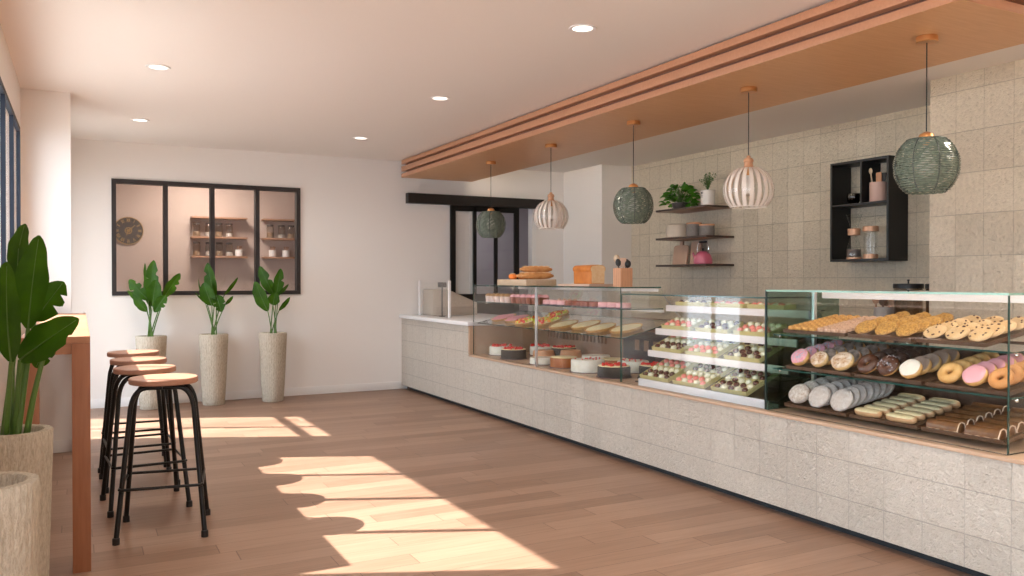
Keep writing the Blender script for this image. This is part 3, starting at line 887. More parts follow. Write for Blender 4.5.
# bottom shelf: powdered pastries leaning in three columns
def pastry(name, lab, mat_, rx, ry, h, jit=.02):
    t = bun_body(rx, ry, h, jit).out(name, mat_); return tag(t, lab, 'pastry')
def mcolumn(y, z, protos, n, lean, R, step, d0, group, lab):
    ln = rad(lean); up = R * math.sin(ln) + .001
    for k in range(n):
        m = on_tray(y + random.uniform(-.003, .003), d0 + step * k, z, up, ln, random.uniform(-.08, .08))
        o = protos if k == 0 else dup(protos, (0, 0, 0))
        o.matrix_basis = m
        if k: o['group'] = group; o['label'] = lab
o = pastry('powdered_pastry', 'flaky sugar-dusted bun at the front corner of the bottom shelf beside the dark glass', F_['powder'], .060, .066, .052, .03)
mcolumn(3.315, Zb, o, 5, 44, .063, .082, .062, 'flaky sugar-dusted buns', 'flaky sugar-dusted bun in the column along the dark end of the bottom shelf')
o = pastry('powdered_pastry', 'flat powdered oval at the front of the middle powdered column', F_['powder_oval'], .066, .068, .034)
mcolumn(3.178, Zb, o, 7, 50, .068, .052, .062, 'powdered ovals, middle column', 'flat powdered oval in the column next to the flaky buns')
o = pastry('powdered_pastry', 'flat powdered oval at the front beside the pale green fingers', F_['powder_oval'], .066, .068, .034)
mcolumn(3.034, Zb, o, 7, 50, .068, .052, .062, 'powdered ovals, outer column', 'flat powdered oval in the column next to the pale green fingers')
# pale green fingers
def finger(lab, L, w, h, body, top, name='iced_finger', cat='pastry'):
    t = thing(name, lab, cat)
    b = bun_body(.5, .5, 1, 0)
    for v in b.bm.verts:
        x, y, z = v.co
        s = math.copysign(abs(2 * y) ** .55, y)
        v.co = Vector((x * w * 1.0, s * L / 2, z * h))
    b.out('dough', body, t)
    b = bun_cap(.5, .5, 1, .5, 0)
    for v in b.bm.verts:
        x, y, z = v.co
        s = math.copysign(abs(2 * y) ** .55, y)
        v.co = Vector((x * w, s * L / 2 * .98, z * h))
    b.out('icing', top, t)
    return t
for (y, lab0, lab, g, L) in ((2.872, 'pale green iced finger at the front of the inner column, beside the powdered ovals', 'pale green iced finger in the inner column on the bottom shelf', 'pale green fingers, inner column', .158),
                       (2.682, 'pale green iced finger at the front of the outer column, beside the glazed slices', 'pale green iced finger in the outer column on the bottom shelf', 'pale green fingers, outer column', .168)):
    f0 = finger(lab0, L, .058, .040, F_['eclair'], F_['pistachio'])
    place(f0, on_tray(y, .045, Zb, .0, rad(0)))
    for k in range(1, 6): dupm(f0, on_tray(y + random.uniform(-.004, .004), .045 + k * .066, Zb, 0, 0), lab, g)
# glazed cake slices with a pale curled edge
def glazed(lab):
    t = thing('glazed_cake_slice', lab, 'cake slice')
    n = 18
    prof = [(-.032, .000), (-.034, .012), (-.028, .028), (-.012, .041), (.006, .044), (.022, .036), (.031, .020), (.030, .0)]
    B().prism([(x * .93, z) for x, z in prof], 1, -.079, .079, bev=.004).out('cake', F_['glaze_cake'], t)
    b = B()
    for s in (-1,):
        pts = [(x * .93 * 1.01, s * .080 + .002 * math.sin(i * 2.3), max(z, .005) + .001) for i, (x, z) in enumerate(prof)]
        b.tube(pts, .003, 6)
    b.tube([(-.0318 + .0012 * math.sin(i * 1.9), -.08 + .16 * i / n, .0065 + .0015 * math.sin(i * 1.3)) for i in range(n + 1)], .0032, 6)
    b.out('cream_edge', F_['cream'], t)
    return t
for (y, lab0, lab, g) in ((2.452, 'chocolate-glazed cake slice at the front, beside the pale green fingers', 'chocolate-glazed cake slice in the column beside the pale green fingers', 'glazed slices, inner column'),
                          (2.262, 'chocolate-glazed cake slice at the near front corner of the bottom shelf', 'chocolate-glazed cake slice in the column at the near end of the bottom shelf', 'glazed slices, outer column')):
    f0 = glazed(lab0); place(f0, on_tray(y, .045, Zb))
    for k in range(1, 6): dupm(f0, on_tray(y, .045 + k * .0668, Zb), lab, g)

# top shelf: ridged biscuits, granola cookies, chip cookies
def ridged(mat_, name):
    b = bun_body(.5, .5, 1, 0)
    for v in b.bm.verts:
        x, y, z = v.co
        v.co = Vector((x * .036, y * .044 * 1.0, z * .026 * (1 + .12 * math.sin(y * 28))))
    return b.out(name, mat_)
for (cols, mat_, key, lab, g, nr) in (((3.372, 3.322, 3.272, 3.222), 'golden', 'golden', 'small golden ridged biscuit in the rows at the far end of the top shelf', 'golden ridged biscuits', 10),
                                  ((3.166, 3.118, 3.070, 3.022), 'shell_pale', 'pale', 'small pinkish ridged biscuit in the rows beside the granola cookies', 'pinkish ridged biscuits', 10)):
    p0 = tag(ridged(F_[mat_], 'ridged_biscuit'), lab, 'biscuit', g)
    first = True
    for y in cols:
        for k in range(nr):
            o = p0 if first else dup(p0, (0, 0, 0)); first = False
            o.matrix_basis = on_tray(y + random.uniform(-.002, .002), .032 + k * .039, Zt, 0, 0, random.uniform(-.1, .1))
def cookie(R, h, jit, mat_, name):
    b = B(); prof = [(0, 0), (R * .9, 0), (R, h * .3), (R * .93, h * .7), (R * .6, h * .95), (0, h)]
    ph = random.uniform(0, 6)
    b.lathe(prof, 30, wob=lambda a, z: 1 + jit * math.sin(3 * a + ph) + jit * .8 * math.sin(7 * a + 2 * ph))
    for v in b.bm.verts:
        if v.co.z > h * .5: v.co.z += random.uniform(-1, 1) * h * .10
    return b
g0 = tag(cookie(.056, .021, .03, None, 0).out('granola_cookie', F_['granola']), 'lumpy golden-brown granola cookie in the middle tray of the top shelf', 'cookie', 'granola cookies')
first = True
for iy, y in enumerate((2.902, 2.782, 2.662)):
    for k in range(4):
        o = g0 if first else dup(g0, (0, 0, 0)); first = False
        o.matrix_basis = on_tray(y + random.uniform(-.002, .002), .068 + k * .086, Zt, .0305, rad(24), random.uniform(-.4, .4))
def chip_cookie(lab):
    t = thing('chocolate_chip_cookie', lab, 'cookie')
    cookie(.052, .018, .02, None, 0).out('biscuit', F_['chip'], t)
    b = B()
    for _ in range(7):
        a = random.uniform(0, 2 * PI); q = .043 * math.sqrt(random.random())
        b.ball((q * math.cos(a), q * math.sin(a), .0172), (.0055, .0045, .003), 7, 5)
    b.out('chips', F_['chip_dark'], t)
    return t
c0 = chip_cookie('pale cookie dotted with chocolate chips in the near tray of the top shelf'); c0['group'] = 'chocolate chip cookies'
first = True
for y in (2.516, 2.405, 2.294):
    for k in range(4):
        m = on_tray(y + random.uniform(-.002, .002), .066 + k * .086, Zt, .0295, rad(24), random.uniform(-3, 3))
        if first: place(c0, m); first = False
        else: dupm(c0, m)

# ------------------------------------------------------------------ chocolate case: boxes of chocolates
def choc_box(lab, W, D, n):
    t = thing('chocolate_box', lab, 'box of chocolates')
    b = B().box((0, 0, 0), (D, W, .004))
    w = .004; h = .027
    b.box((0, 0, .004), (w, W, h)).box((D - w, 0, .004), (D, W, h)).box((w, 0, .004), (D - w, w, h)).box((w, W - w, .004), (D - w, W, h))
    b.out('carton', F_['box'], t)
    B().box((w, w, .004), (D - w, W - w, .014)).out('paper_lining', F_['paper'], t)
    return t
def choc(mat_, name):
    return B().lathe([(0, 0), (.015, 0), (.0195, .004), (.019, .012), (.014, .019), (.006, .0225), (0, .023)], 14).out(name, mat_)
CH = {'d': choc(F_['d_choc'], 'dark_chocolate'), 'w': choc(F_['w_choc'], 'cream_chocolate'), 'p': choc(F_['coral'], 'pink_chocolate')}
CN = {'d': 'dark chocolate dome', 'w': 'cream-coloured chocolate dome', 'p': 'coral pink chocolate dome'}
for k, o in CH.items(): o['category'] = 'chocolate'
used = set(); box0 = None
PAT = {'A': ['dwdwd', 'ddddd', 'wwwww', 'dwdwd'], 'B': ['pwpwp', 'ppppw', 'wwwww', 'pwpwp'], 'C': ['dwdwd', 'ddddw', 'wdwwd', 'wdwdw']}
levels = ['bottom', 'second', 'third', 'top']
ends = ['at the cake end', 'in the middle', 'at the doughnut end']
pats = [['A', 'B', 'C'], ['A', 'B', 'C'], ['B', 'C', 'B'], ['C', 'B', 'B']]
YB0 = [4.505, 4.135, 3.752]
for li, (x, z, a, d) in enumerate(SH):
    for bi, y in enumerate(YB0):
        y = y - (0, .0, .02, .05)[li] * (1 if bi < 2 else .5)
        rows = 2 if d < .15 else 3
        for back in ((0, 1) if d > .25 else (0,)):
            W = .315; D = .152 if rows == 3 else .105
            base = Matrix.Translation((XG + x, y, DZ + z)) @ Matrix.Rotation(-rad(a), 4, 'Y') @ Matrix.Translation((.004 + back * .156, 0, .0078))
            pt = pats[li][bi] if not back else {'A': 'B', 'B': 'C', 'C': 'A'}[pats[li][bi]]
            word = {'A': 'dark and cream', 'B': 'pink and cream', 'C': 'mixed'}[pt]
            lab = 'box of %s chocolates on the %s shelf, %s%s' % (word, levels[li], ends[bi], ', back row' if back else (', front row' if d > .25 else ''))
            if box0 is None or rows == 2 and box0[1] == 3:
                bx = choc_box(lab, W, D, rows); box0 = (bx, rows); place(bx, base)
                bx['group'] = 'chocolate boxes'
            else:
                dupm(box0[0], base, lab)
            for r_ in range(rows):
                for c_ in range(5):
                    k = PAT[pt][r_][4 - c_]
                    g = '%s in the %s box, %s row, of the %s shelf' % (CN[k], ends[bi].replace('at the ', '').replace('in the ', '').replace(' end', '-end'), 'back' if back else 'front', levels[li])
                    o = CH[k] if k not in used else dup(CH[k], (0, 0, 0)); used.add(k)
                    o['label'] = g; o['group'] = g
                    o.matrix_basis = base @ Matrix.Translation((.028 + r_ * .0485, .036 + c_ * .0605, .0145))

# ------------------------------------------------------------------ cake case: cakes, tarts, cupcakes
def berries(b, R, z, n, r=.011, spread=.92):
    for _ in range(n):
        a = random.uniform(0, 2 * PI); q = R * math.sqrt(random.random()) * spread
        b.ball((q * math.cos(a), q * math.sin(a), z + random.uniform(0, .004)), (r, r, r * 1.05), 9, 6, jit=.06)
    return b
def cake(lab, loc, R, h, side, top=None, topping=None, n=0, br=.011, taper=1.0, loose=False, board=True):
    t = thing('round_cake', lab, 'cake', loc)
    if board: B().lathe([(0, 0), (R + .012, 0), (R + .012, .004), (0, .004)], 36).out('cake_board', F_['plum'], t)
    B().lathe([(0, .0045), (R, .0045), (R * (1 + taper) / 2, h * .5), (R * taper, h - .008), (R * taper - .006, h), (0, h)], 40).out('sponge', F_[side], t)
    if top: B().lathe([(0, h + .0005), (R * taper - .003, h + .0005), (R * taper - .005, h + .006), (0, h + .007)], 36).out('topping', F_[top], t)
    if n: berries(B(), R * taper - .01, h + (.008 if top else .004), n, br).out('fruit', F_[topping], t)
    return t
Z0 = DZ + .001
cake('white cake with heaped strawberries in the corner by the wooden step', (3.68, 7.262, Z0), .118, .085, 'white_cake', None, 'berry', 16, .017)
cake('dark crumb cake topped with red berries, at the front by the wooden step', (3.605, 6.86, Z0), .118, .085, 'black_cake', 'custard', 'berry', 34, .012)
cake('white cake with strawberries at the back, behind the dark berry cake', (4.02, 7.06, Z0), .115, .085, 'white_cake', None, 'berry', 14, .017)
cake('peach-coloured cake behind the steel post', (3.74, 6.53, Z0), .105, .098, 'peach_cake', None, None, 0, taper=.9, board=False)
cake('dark crumb cake with red berries at the back, behind the peach cakes', (4.08, 6.74, Z0), .118, .092, 'black_cake', 'custard', 'berry', 30, .012)
cake('peach-coloured tapered cake standing right of the steel post', (3.95, 6.40, Z0), .108, .10, 'peach_cake', None, None, 0, taper=.86, board=False)
cake('low white frosted cake at the front beside the steel post', (3.595, 6.30, Z0), .11, .052, 'white_cake', 'white_ice')
cake('rust-brown cake with a pale top at the front', (3.625, 5.985, Z0), .115, .082, 'rust_cake', 'custard')
cake('large creamy white cake with scattered red bits at the front', (3.615, 5.60, Z0), .135, .10, 'white_cake', None, 'berry', 12, .006)
cake('flat white cake at the back behind the rust-brown cake', (3.99, 6.05, Z0), .125, .075, 'white_cake', 'white_ice')
cake('brown cake with a pale top at the back behind the large white cake', (3.985, 5.76, Z0), .12, .068, 'rust_cake', 'custard')
cake('white cake with red bits at the back, behind the near dark berry cake', (3.93, 5.42, Z0), .125, .09, 'white_cake', None, 'berry', 12, .006)
cake('dark crumb cake with red berries at the near front end of the cake case', (3.60, 5.21, Z0), .125, .082, 'black_cake', 'custard', 'berry', 34, .012)
cake('dark crumb cake with red berries at the near back corner of the cake case', (3.90, 5.09, Z0), .125, .082, 'black_cake', 'custard', 'berry', 34, .012)

Z2 = DZ + .3165
def tart(lab, loc, kind, R=.115):
    d = loc[0] - XG - .035; loc = (XG + .035 + d * math.cos(rad(13)), loc[1], Z2 + d * math.sin(rad(13)) + .0004)
    t = thing('fruit_tart' if kind != 'pale' else 'custard_tart', lab, 'tart', loc, rot=(0, -rad(13), 0))
    B().lathe([(0, 0), (R * .90, 0), (R, .016), (R * 1.02, .022), (R * .95, .021), (R * .93, .012), (0, .012)], 44, wob=lambda a, z: 1 + .018 * math.sin(22 * a) * (1 if z > .01 else 0)).out('crust', F_['tart_crust'], t)
    B().lathe([(0, .0125), (R * .925, .0125), (R * .91, .019), (0, .026)], 36).out('filling', F_['custard' if kind != 'pink' else 'pale_pink_cake'], t)
    if kind == 'pink':
        b = B()
        for i in range(5):
            y = -R * .7 + i * R * .35; l = math.sqrt(max(0, (R * .85) ** 2 - y * y))
            b.tube([(-l, y, .021), (0, y + .004, .0275), (l, y, .021)], .007, 6)
        b.out('icing_stripes', F_['pink'], t)
    if kind == 'mixed':
        for (f, n, r) in (('berry', 18, .014), ('green_fruit', 16, .014), ('orange_fruit', 14, .014)):
            berries(B(), R * .9, .025, n, r).out('fruit', F_[f], t)
    return t
tart('pink striped tart at the far end of the lower glass shelf', (3.66, 7.16, Z2), 'pink', .125)
tart('pink striped tart second from the far end of the lower glass shelf', (3.66, 6.885, Z2), 'pink', .125)
tart('mixed fruit tart beside the pink striped tarts, before the steel post', (3.62, 6.60, Z2), 'mixed', .13)
tart('mixed fruit tart just past the steel post on the lower glass shelf', (3.66, 6.315, Z2), 'mixed', .13)
tart('mixed fruit tart at the rear of the lower glass shelf', (3.88, 6.50, Z2), 'mixed', .11)
tart('pale custard tart next to the fruit tarts', (3.62, 5.965, Z2), 'pale', .125)
tart('pale custard tart second after the fruit tarts', (3.66, 5.69, Z2), 'pale', .125)
tart('pale custard tart third after the fruit tarts', (3.62, 5.415, Z2), 'pale', .125)
tart('pale custard tart at the near end of the lower glass shelf', (3.66, 5.125, Z2), 'pale', .125)

Z1 = DZ + .5265
def cupcake(lab, g, body, top, R=.036, h=.075):
    t = thing('cupcake', lab, 'cupcake', group=g)
    B().lathe([(0, 0), (R * .82, 0), (R, h * .72), (0, h * .72)], 20, wob=lambda a, z: 1 + .03 * math.cos(10 * a)).out('paper_case', F_[body], t)
    B().lathe([(0, h * .722), (R * 1.04, h * .74), (R * .98, h * .86), (R * .7, h), (R * .3, h * 1.08), (0, h * 1.1)], 18, wob=lambda a, z: 1 + .05 * math.sin(5 * a + z * 90)).out('frosting', F_[top], t)
    return t
c1 = cupcake('cupcake in a pale case with a brown top on the upper glass shelf', 'pale cupcakes', 'cup_white', 'cup_top')
c2 = cupcake('cupcake in a dark red-brown case with pink frosting on the upper glass shelf', 'dark cupcakes', 'cup_brown', 'pink')
i = 0
for r_ in range(2):
    for k in range(5):
        m = Matrix.Translation((3.535 + r_ * .10, 7.24 - k * .10, Z1))
        place(c1, m) if i == 0 else dupm(c1, m)
        m = Matrix.Translation((3.535 + r_ * .10, 6.72 - k * .10, Z1))
        place(c2, m) if i == 0 else dupm(c2, m)
        i += 1
def petit(lab, g, mat_, R=.055, h=.042):
    t = thing('small_round_cake', lab, 'small cake', group=g)
    B().lathe([(0, 0), (R + .005, 0), (R + .005, .006), (0, .006)], 26).out('base_disc', F_['plum'], t)
    B().lathe([(0, .0065), (R, .0065), (R, h - .006), (R - .006, h), (0, h)], 30, wob=lambda a, z: 1 + .01 * math.sin(8 * a)).out('mousse', F_[mat_], t)
    return t
pk = petit('low pink mousse cake just past the steel post on the upper glass shelf', 'pink mousse cakes by the post', 'pale_pink_cake')
br_ = petit('low red-brown mousse cake between the pink ones on the upper glass shelf', 'red-brown mousse cakes', 'cup_brown')
pk2 = petit('low pink mousse cake at the near end of the upper glass shelf', 'pink mousse cakes at the near end', 'pale_pink_cake')
for src, ys in ((pk, (6.12, 6.00, 5.88)), (br_, (5.76, 5.64, 5.52, 5.40)), (pk2, (5.27, 5.15, 5.03))):
    for i, y in enumerate(ys):
        m = Matrix.Translation((3.56, y, Z1)); place(src, m) if i == 0 else dupm(src, m)
cr = tag(B().lathe([(0, 0), (.03, 0), (.034, .012), (.022, .034), (.008, .05), (0, .052)], 16, wob=lambda a, z: 1 + .06 * math.sin(6 * a + 80 * z)).out('cream_rosette', F_['shell_pale']), 'small piped brown and pink rosette behind the pink mousse cakes', 'small cake', 'piped rosettes')
for i in range(4):
    m = Matrix.Translation((3.69, 6.17 - i * .085, Z1)); o = cr if i == 0 else dup(cr, (0, 0, 0)); o.matrix_basis = m

# ------------------------------------------------------------------ on top of the cake case
ZR = DZ + .6865
o = B().box((-.155, -.285, 0), (.155, .285, .056), .004).out('wooden_bread_board', M['pale_wood'], loc=(3.64, 6.68, ZR))
tag(o, 'thick pale wooden board under the baguettes on the cake case', 'board')
def baguette(lab, loc, L, r, rz):
    t = thing('baguette', lab, 'bread', loc, rz)
    n = 16; pts = []; rr = []
    for i in range(n + 1):
        u = i / n * 2 - 1
        pts.append((0, u * L / 2, r + .0005)); rr.append(r * max(.16, (1 - abs(u) ** 3.2)) ** .6)
    b = B().tube(pts, rr, 14)
    b.out('loaf', F_['crust'], t)
    s = B()
    for k in range(5):
        y = -L * .34 + k * L * .17
        s.tube([(-r * .55, y - .018, r + r * .80), (0, y, r + r * 1.0), (r * .55, y + .018, r + r * .80)], r * .16, 6)
    s.out('scores', F_['crumb'], t)
    return t
zb = ZR + .0565
baguette('baguette lying at the front of the wooden board', (3.645, 6.475, zb), .34, .031, -1.50)
baguette('baguette lying behind the front one on the wooden board', (3.645, 6.545, zb), .34, .031, -1.62)
baguette('baguette stacked on top of the other two on the board', (3.65, 6.510, zb + .0585), .33, .030, -1.56)
for i, (x, y) in enumerate(((3.545, 6.76), (3.64, 6.76))):
    t = thing('orange_roll', ('orange-glazed roll at the end of the wooden board', 'orange-glazed roll behind the first on the board end')[i], 'bread', (x, y, zb))
    b = bun_body(.034, .055, .050, .02); b.out('roll', F_['orange_roll'], t)
    B().torus(.020, .005, 20, 6, (0, 0, .050)).out('swirl', F_['crumb'], t)
o = B().box((-.13, -.235, 0), (.13, .235, .018), .003).out('cutting_board', plain('pinkish_beech_board', (.58, .40, .30), .5), loc=(3.62, 5.62, ZR))
tag(o, 'thin pinkish cutting board under the bread loaf on the cake case', 'board')
t = thing('bread_loaf', 'tin loaf of bread with one pale cut face on the thin cutting board', 'bread', (3.60, 5.545, ZR + .0185), .0)
arch = [(-.062, .0), (-.064, .10), (-.072, .108), (-.074, .128), (-.055, .146), (0, .152), (.055, .146), (.074, .128), (.072, .108), (.064, .10), (.062, .0)]
B().prism(arch, 1, -.115, .145, bev=.006).out('crust', F_['crust_dark'], t)
B().prism([(x * .93, .004 + z * .945) for x, z in arch], 1, -.119, -.1152).out('cut_face', F_['crumb'], t)
t = thing('utensil_holder', 'square bamboo holder standing beside the loaf on the cake case', 'utensil holder', (3.645, 5.16, ZR))
t.scale = (.84, .84, .80)
b = B().box((-.062, -.062, 0), (.062, .062, .004))
for s in (-1, 1):
    b.box((s * .062 - s * .007, -.062, .004), (s * .062, .062, .175)).box((-.055, s * .062 - s * .007, .004), (.055, s * .062, .175))
b.out('holder_body', M['bamboo'], t)
b = B()
for k in range(4):
    for s in (-1, 1):
        b.box((-.062 + .03 * k + .012, s * .0624 - .0008, .0), (-.062 + .03 * k + .014, s * .0624 + .0008, .175)).box((s * .0624 - .0008, -.062 + .03 * k + .012, .0), (s * .0624 + .0008, -.062 + .03 * k + .014, .175))
b.out('grooves', M['seat'], t)
def utensil(kind, lab, loc, rot, mat_, cat='utensil', k=1):
    t = thing(kind, lab, cat, loc, rot=rot); t.scale = (k, k, k)
    B().tube([(0, 0, 0), (0, 0, .22)], .0065, 8).out('handle', mat_, t)
    if kind == 'wooden_spoon': B().ball((0, 0, .245), (.010, .030, .040), 14, 9).out('spoon_head', mat_, t)
    elif kind == 'spatula': B().box((-.005, -.032, .19), (.005, .032, .285), .004).out('blade', mat_, t)
    else: B().ball((0, 0, .235), (.022, .034, .042), 14, 9).out('ladle_head', mat_, t)
    return t
def in_holder(kind, lab, a, f, tilt, m, k):
    t = utensil(kind, lab, (0, 0, 0), (0, 0, 0), m)
    t.matrix_basis = Matrix.Translation((3.645 + .886 * a + .463 * f, 5.16 - .463 * a + .886 * f, ZR + .006)) @ Matrix.Rotation(-CAM_YAW, 4, 'Z') @ Matrix.Rotation(rad(tilt), 4, 'Y') @ Matrix.Rotation(PI / 2, 4, 'Z') @ Matrix.Scale(k, 4)
CAM_YAW = math.atan(432.5 / 827)
in_holder('wooden_spoon', 'black spoon leaning over the loaf side of the square bamboo holder', -.016, -.022, -7, M['black'], .72)
in_holder('wooden_spoon', 'slim pale wooden spoon leaning out of the square bamboo holder towards the loaf', -.014, .022, -8, M['pale_wood'], .84)
in_holder('spatula', 'pale wooden spatula standing in the middle of the square bamboo holder', .002, .0, 0, plain('pale_peach_wood', (.62, .42, .30), .5), .74)
in_holder('ladle', 'black ladle leaning out of the front of the square bamboo holder', .018, -.024, 6, M['black'], .70)
in_holder('ladle', 'black ladle leaning furthest from the loaf in the square bamboo holder', .014, .022, 5, M['black'], .74)

# ------------------------------------------------------------------ shelves on the tiled wall
def wall_shelf(z, lab):
    t = thing('wall_shelf', lab, 'shelf', (5.92, 7.055, z))
    B().box((-.185, -.413, -.020), (.189, .413, -.001), .001).out('board', M['shelf_wood'], t)
    e = B().box((-.192, -.42, -.021), (-.1855, .42, 0)).box((-.1855, -.42, -.021), (.189, -.4135, 0)).box((-.1855, .4135, -.021), (.189, .42, 0))
    e.out('edge_band', M['shelf_edge'], t)
    return t
ZS = [2.078, 1.764, 1.468]
wall_shelf(ZS[0], 'topmost of three walnut wall shelves, carrying two potted plants')
wall_shelf(ZS[1], 'middle walnut wall shelf, carrying plates and grey jars')
wall_shelf(ZS[2], 'lowest walnut wall shelf, carrying a pink kettle and cutting boards')

def small_leaf(b, base, tip, w, fold=.15, mi=0, nrm=None):
    base, tip = Vector(base), Vector(tip)
    d = tip - base; L = d.length
    side = d.cross(Vector(nrm) if nrm else Vector((0, 0, 1)))
    side = side.normalized() if side.length > 1e-6 else Vector((1, 0, 0))
    up = side.cross(d).normalized()
    n = 5; rows = []
    for i in range(n + 1):
        u = i / n; ww = w * (math.sin(PI * min(1, u * .92 + .05)) ** .8) * (1 - .25 * u)
        c = base + d * u + up * (L * .12 * math.sin(PI * u))
        rows.append((b.bm.verts.new(c - side * ww + up * ww * fold), b.bm.verts.new(c), b.bm.verts.new(c + side * ww + up * ww * fold)))
    n0 = len(b.bm.faces)
    for r0, r1 in zip(rows, rows[1:]):
        b.bm.faces.new((r0[0], r0[1], r1[1], r1[0])); b.bm.faces.new((r0[1], r0[2], r1[2], r1[1]))
    b._new(n0, mi)

# bushy plant
t = thing('potted_plant', 'bushy heart-leaved plant in a dark bowl on the topmost wall shelf', 'plant', (5.905, 7.27, ZS[0] + .0005))
B().lathe([(0, 0), (.06, 0), (.085, .03), (.09, .075), (.082, .075), (.078, .05), (0, .05)], 24).out('bowl', plain('dark_grey_bowl', (.045, .04, .038), .5), t)
B().lathe([(0, .051), (.076, .051), (.07, .058), (0, .062)], 20).out('soil', M['soil'], t)
b = B(); st = B()
for k in range(120):
    a = random.uniform(0, 2 * PI); el = random.uniform(-.25, 1.35)
    R = random.uniform(.11, .185)
    p = Vector((R * math.cos(a) * math.cos(el) * .85, R * math.sin(a) * math.cos(el) * 1.05, .06 + .19 * max(0, math.sin(el)) + (-.02 if el < 0 else 0) + random.uniform(0, .03)))
    p.x = min(p.x, .13); p.z = max(p.z, .035)
    dr = Vector((math.cos(a), math.sin(a), random.uniform(-.5, .35))).normalized()
    tip = p + dr * random.uniform(.06, .095); tip.x = min(tip.x, .19); tip.z = max(tip.z, .012)
    small_leaf(b, p, tip, random.uniform(.028, .040), nrm=(-.8, 0, .8))
    st.tube(bez((0, 0, .055), (p.x * .5, p.y * .5, p.z + .02), p, 4), .0016, 5)
b.out('leaves', M['pothos'], t); st.out('stems', M['stem'], t)

# herb in a white printed pot
t = thing('potted_herb', 'feathery herb in a white pot with a small black label on the topmost wall shelf', 'plant', (5.88, 6.785, ZS[0] + .0005))
B().lathe([(0, 0), (.070, 0), (.076, .165), (.072, .168), (.068, .160), (.066, .145), (0, .145)], 28).out('pot', plain('white_ceramic_pot', (.72, .68, .63), .35), t)
B().lathe([(0, .146), (.065, .146), (0, .152)], 20).out('soil', M['soil'], t)
lb = B()
for (a0, a1, z0, z1) in ((2.86, 3.12, .128, .146), (3.16, 3.22, .128, .146), (3.26, 3.32, .128, .146), (2.86, 3.3, .108, .111), (2.86, 3.2, .099, .102), (2.86, 3.25, .090, .093)):
    n = 6; pr = []
    for i in range(n):
        q0 = a0 + (a1 - a0) * i / n; q1 = a0 + (a1 - a0) * (i + 1) / n
        f = lambda a, z: ((.0712 + .006 * z / .165) * math.cos(a), (.0712 + .006 * z / .165) * math.sin(a), z)
        lb.bm.faces.new([lb.bm.verts.new(p) for p in (f(q0, z0), f(q1, z0), f(q1, z1), f(q0, z1))])
lb.out('label_print', M['black'], t)
b = B(); st = B()
for k in range(26):
    a = random.uniform(0, 2 * PI); l = random.uniform(.10, .19); sp = random.uniform(.02, .10)
    p2 = Vector((sp * math.cos(a), sp * math.sin(a) * 1.1, .15 + l))
    pts = bez((0, 0, .148), (sp * .3 * math.cos(a), sp * .3 * math.sin(a), .15 + l * .7), p2, 6)
    st.tube(pts, .0013, 5)
    for p in pts[2:]:
        for s in (-1, 1):
            q = Vector((random.uniform(-1, 1), random.uniform(-1, 1), random.uniform(-.2, .6))).normalized()
            small_leaf(b, p, p + q * random.uniform(.018, .034), random.uniform(.006, .010))
b.out('leaves', M['herb'], t); st.out('stems', M['stem'], t)

# plates and jars on the middle shelf
CREAM = plain('cream_stoneware', (.56, .49, .41), .45, var=.08)
t = thing('plate', 'cream plate lying under the dome-shaped cream cover on the middle wall shelf', 'plate', (5.91, 7.30, ZS[1] + .0005))
B().lathe([(0, 0), (.10, 0), (.172, .003), (.176, .007), (.150, .008), (0, .008)], 36).out('dish', CREAM, t)
t = thing('bowl', 'large cream bowl turned upside down on the plate on the middle wall shelf', 'bowl', (5.91, 7.30, ZS[1] + .0095))
B().lathe([(.138, 0), (.142, .002), (.140, .10), (.128, .135), (.10, .148), (0, .150)], 36).out('bowl_body', CREAM, t)
GST = plain('grey_stoneware', (.22, .20, .185), .6, var=.25, vscale=30)
for (x, y, r, h, lab) in ((5.88, 7.005, .082, .135, 'taller grey jar with a wooden lid beside the cream bowl'), (5.86, 6.775, .080, .105, 'shorter grey jar with a wooden lid at the near end of the middle wall shelf')):
    t = thing('storage_jar', lab, 'jar', (x, y, ZS[1] + .0005))
    B().lathe([(0, 0), (r * .92, 0), (r, .012), (r, h), (0, h)], 30).out('jar_body', GST, t)
    B().lathe([(0, h + .0005), (r * 1.02, h + .0005), (r * 1.02, h + .014), (r * .98, h + .018), (0, h + .018)], 30).out('wooden_lid', M['bamboo'], t)

# boards and kettle on the lowest shelf
BD = plain('pinkish_cutting_board', (.50, .33, .235), .55, var=.1)
t = thing('cutting_board', 'broader pinkish cutting board leaning on the wall behind the kettle', 'cutting board', (5.955, 7.335, ZS[2] + .005), rot=(0, rad(8), 0))
B().prism([(-.12, 0), (.12, 0), (.12, .20), (.10, .215), (.025, .22), (.022, .265), (-.022, .265), (-.025, .22), (-.10, .215), (-.12, .20)], 0, -.011, .011, bev=.003).out('board_body', BD, t)
t = thing('cutting_board', 'narrower cutting board leaning next to the broad one behind the kettle', 'cutting board', (5.985, 7.115, ZS[2] + .005), rot=(0, rad(6), 0))
B().prism([(-.075, 0), (.075, 0), (.075, .24), (.055, .25), (-.055, .25), (-.075, .24)], 0, -.011, .011, bev=.003).out('board_body', BD, t)
t = thing('kettle', 'pink enamel kettle with an upright handle on the lowest wall shelf', 'kettle', (5.86, 6.835, ZS[2] + .0005))
t.scale = (.86, .86, .92)
PK = plain('pink_enamel', (.52, .115, .19), .28, coat=.4)
B().lathe([(0, 0), (.105, 0), (.116, .012), (.114, .05), (.098, .10), (.068, .135), (.040, .148), (0, .152)], 36).out('kettle_body', PK, t)
B().tube(bez((0, .10, .045), (0, .16, .055), (0, .185, .135), 8), [.024, .023, .021, .019, .017, .015, .013, .012, .012], 12).out('spout', PK, t)
B().lathe([(0, .150), (.010, .152), (.008, .160), (.016, .170), (.012, .182), (0, .184)], 16).out('lid_knob', M['black'], t)
hd = B()
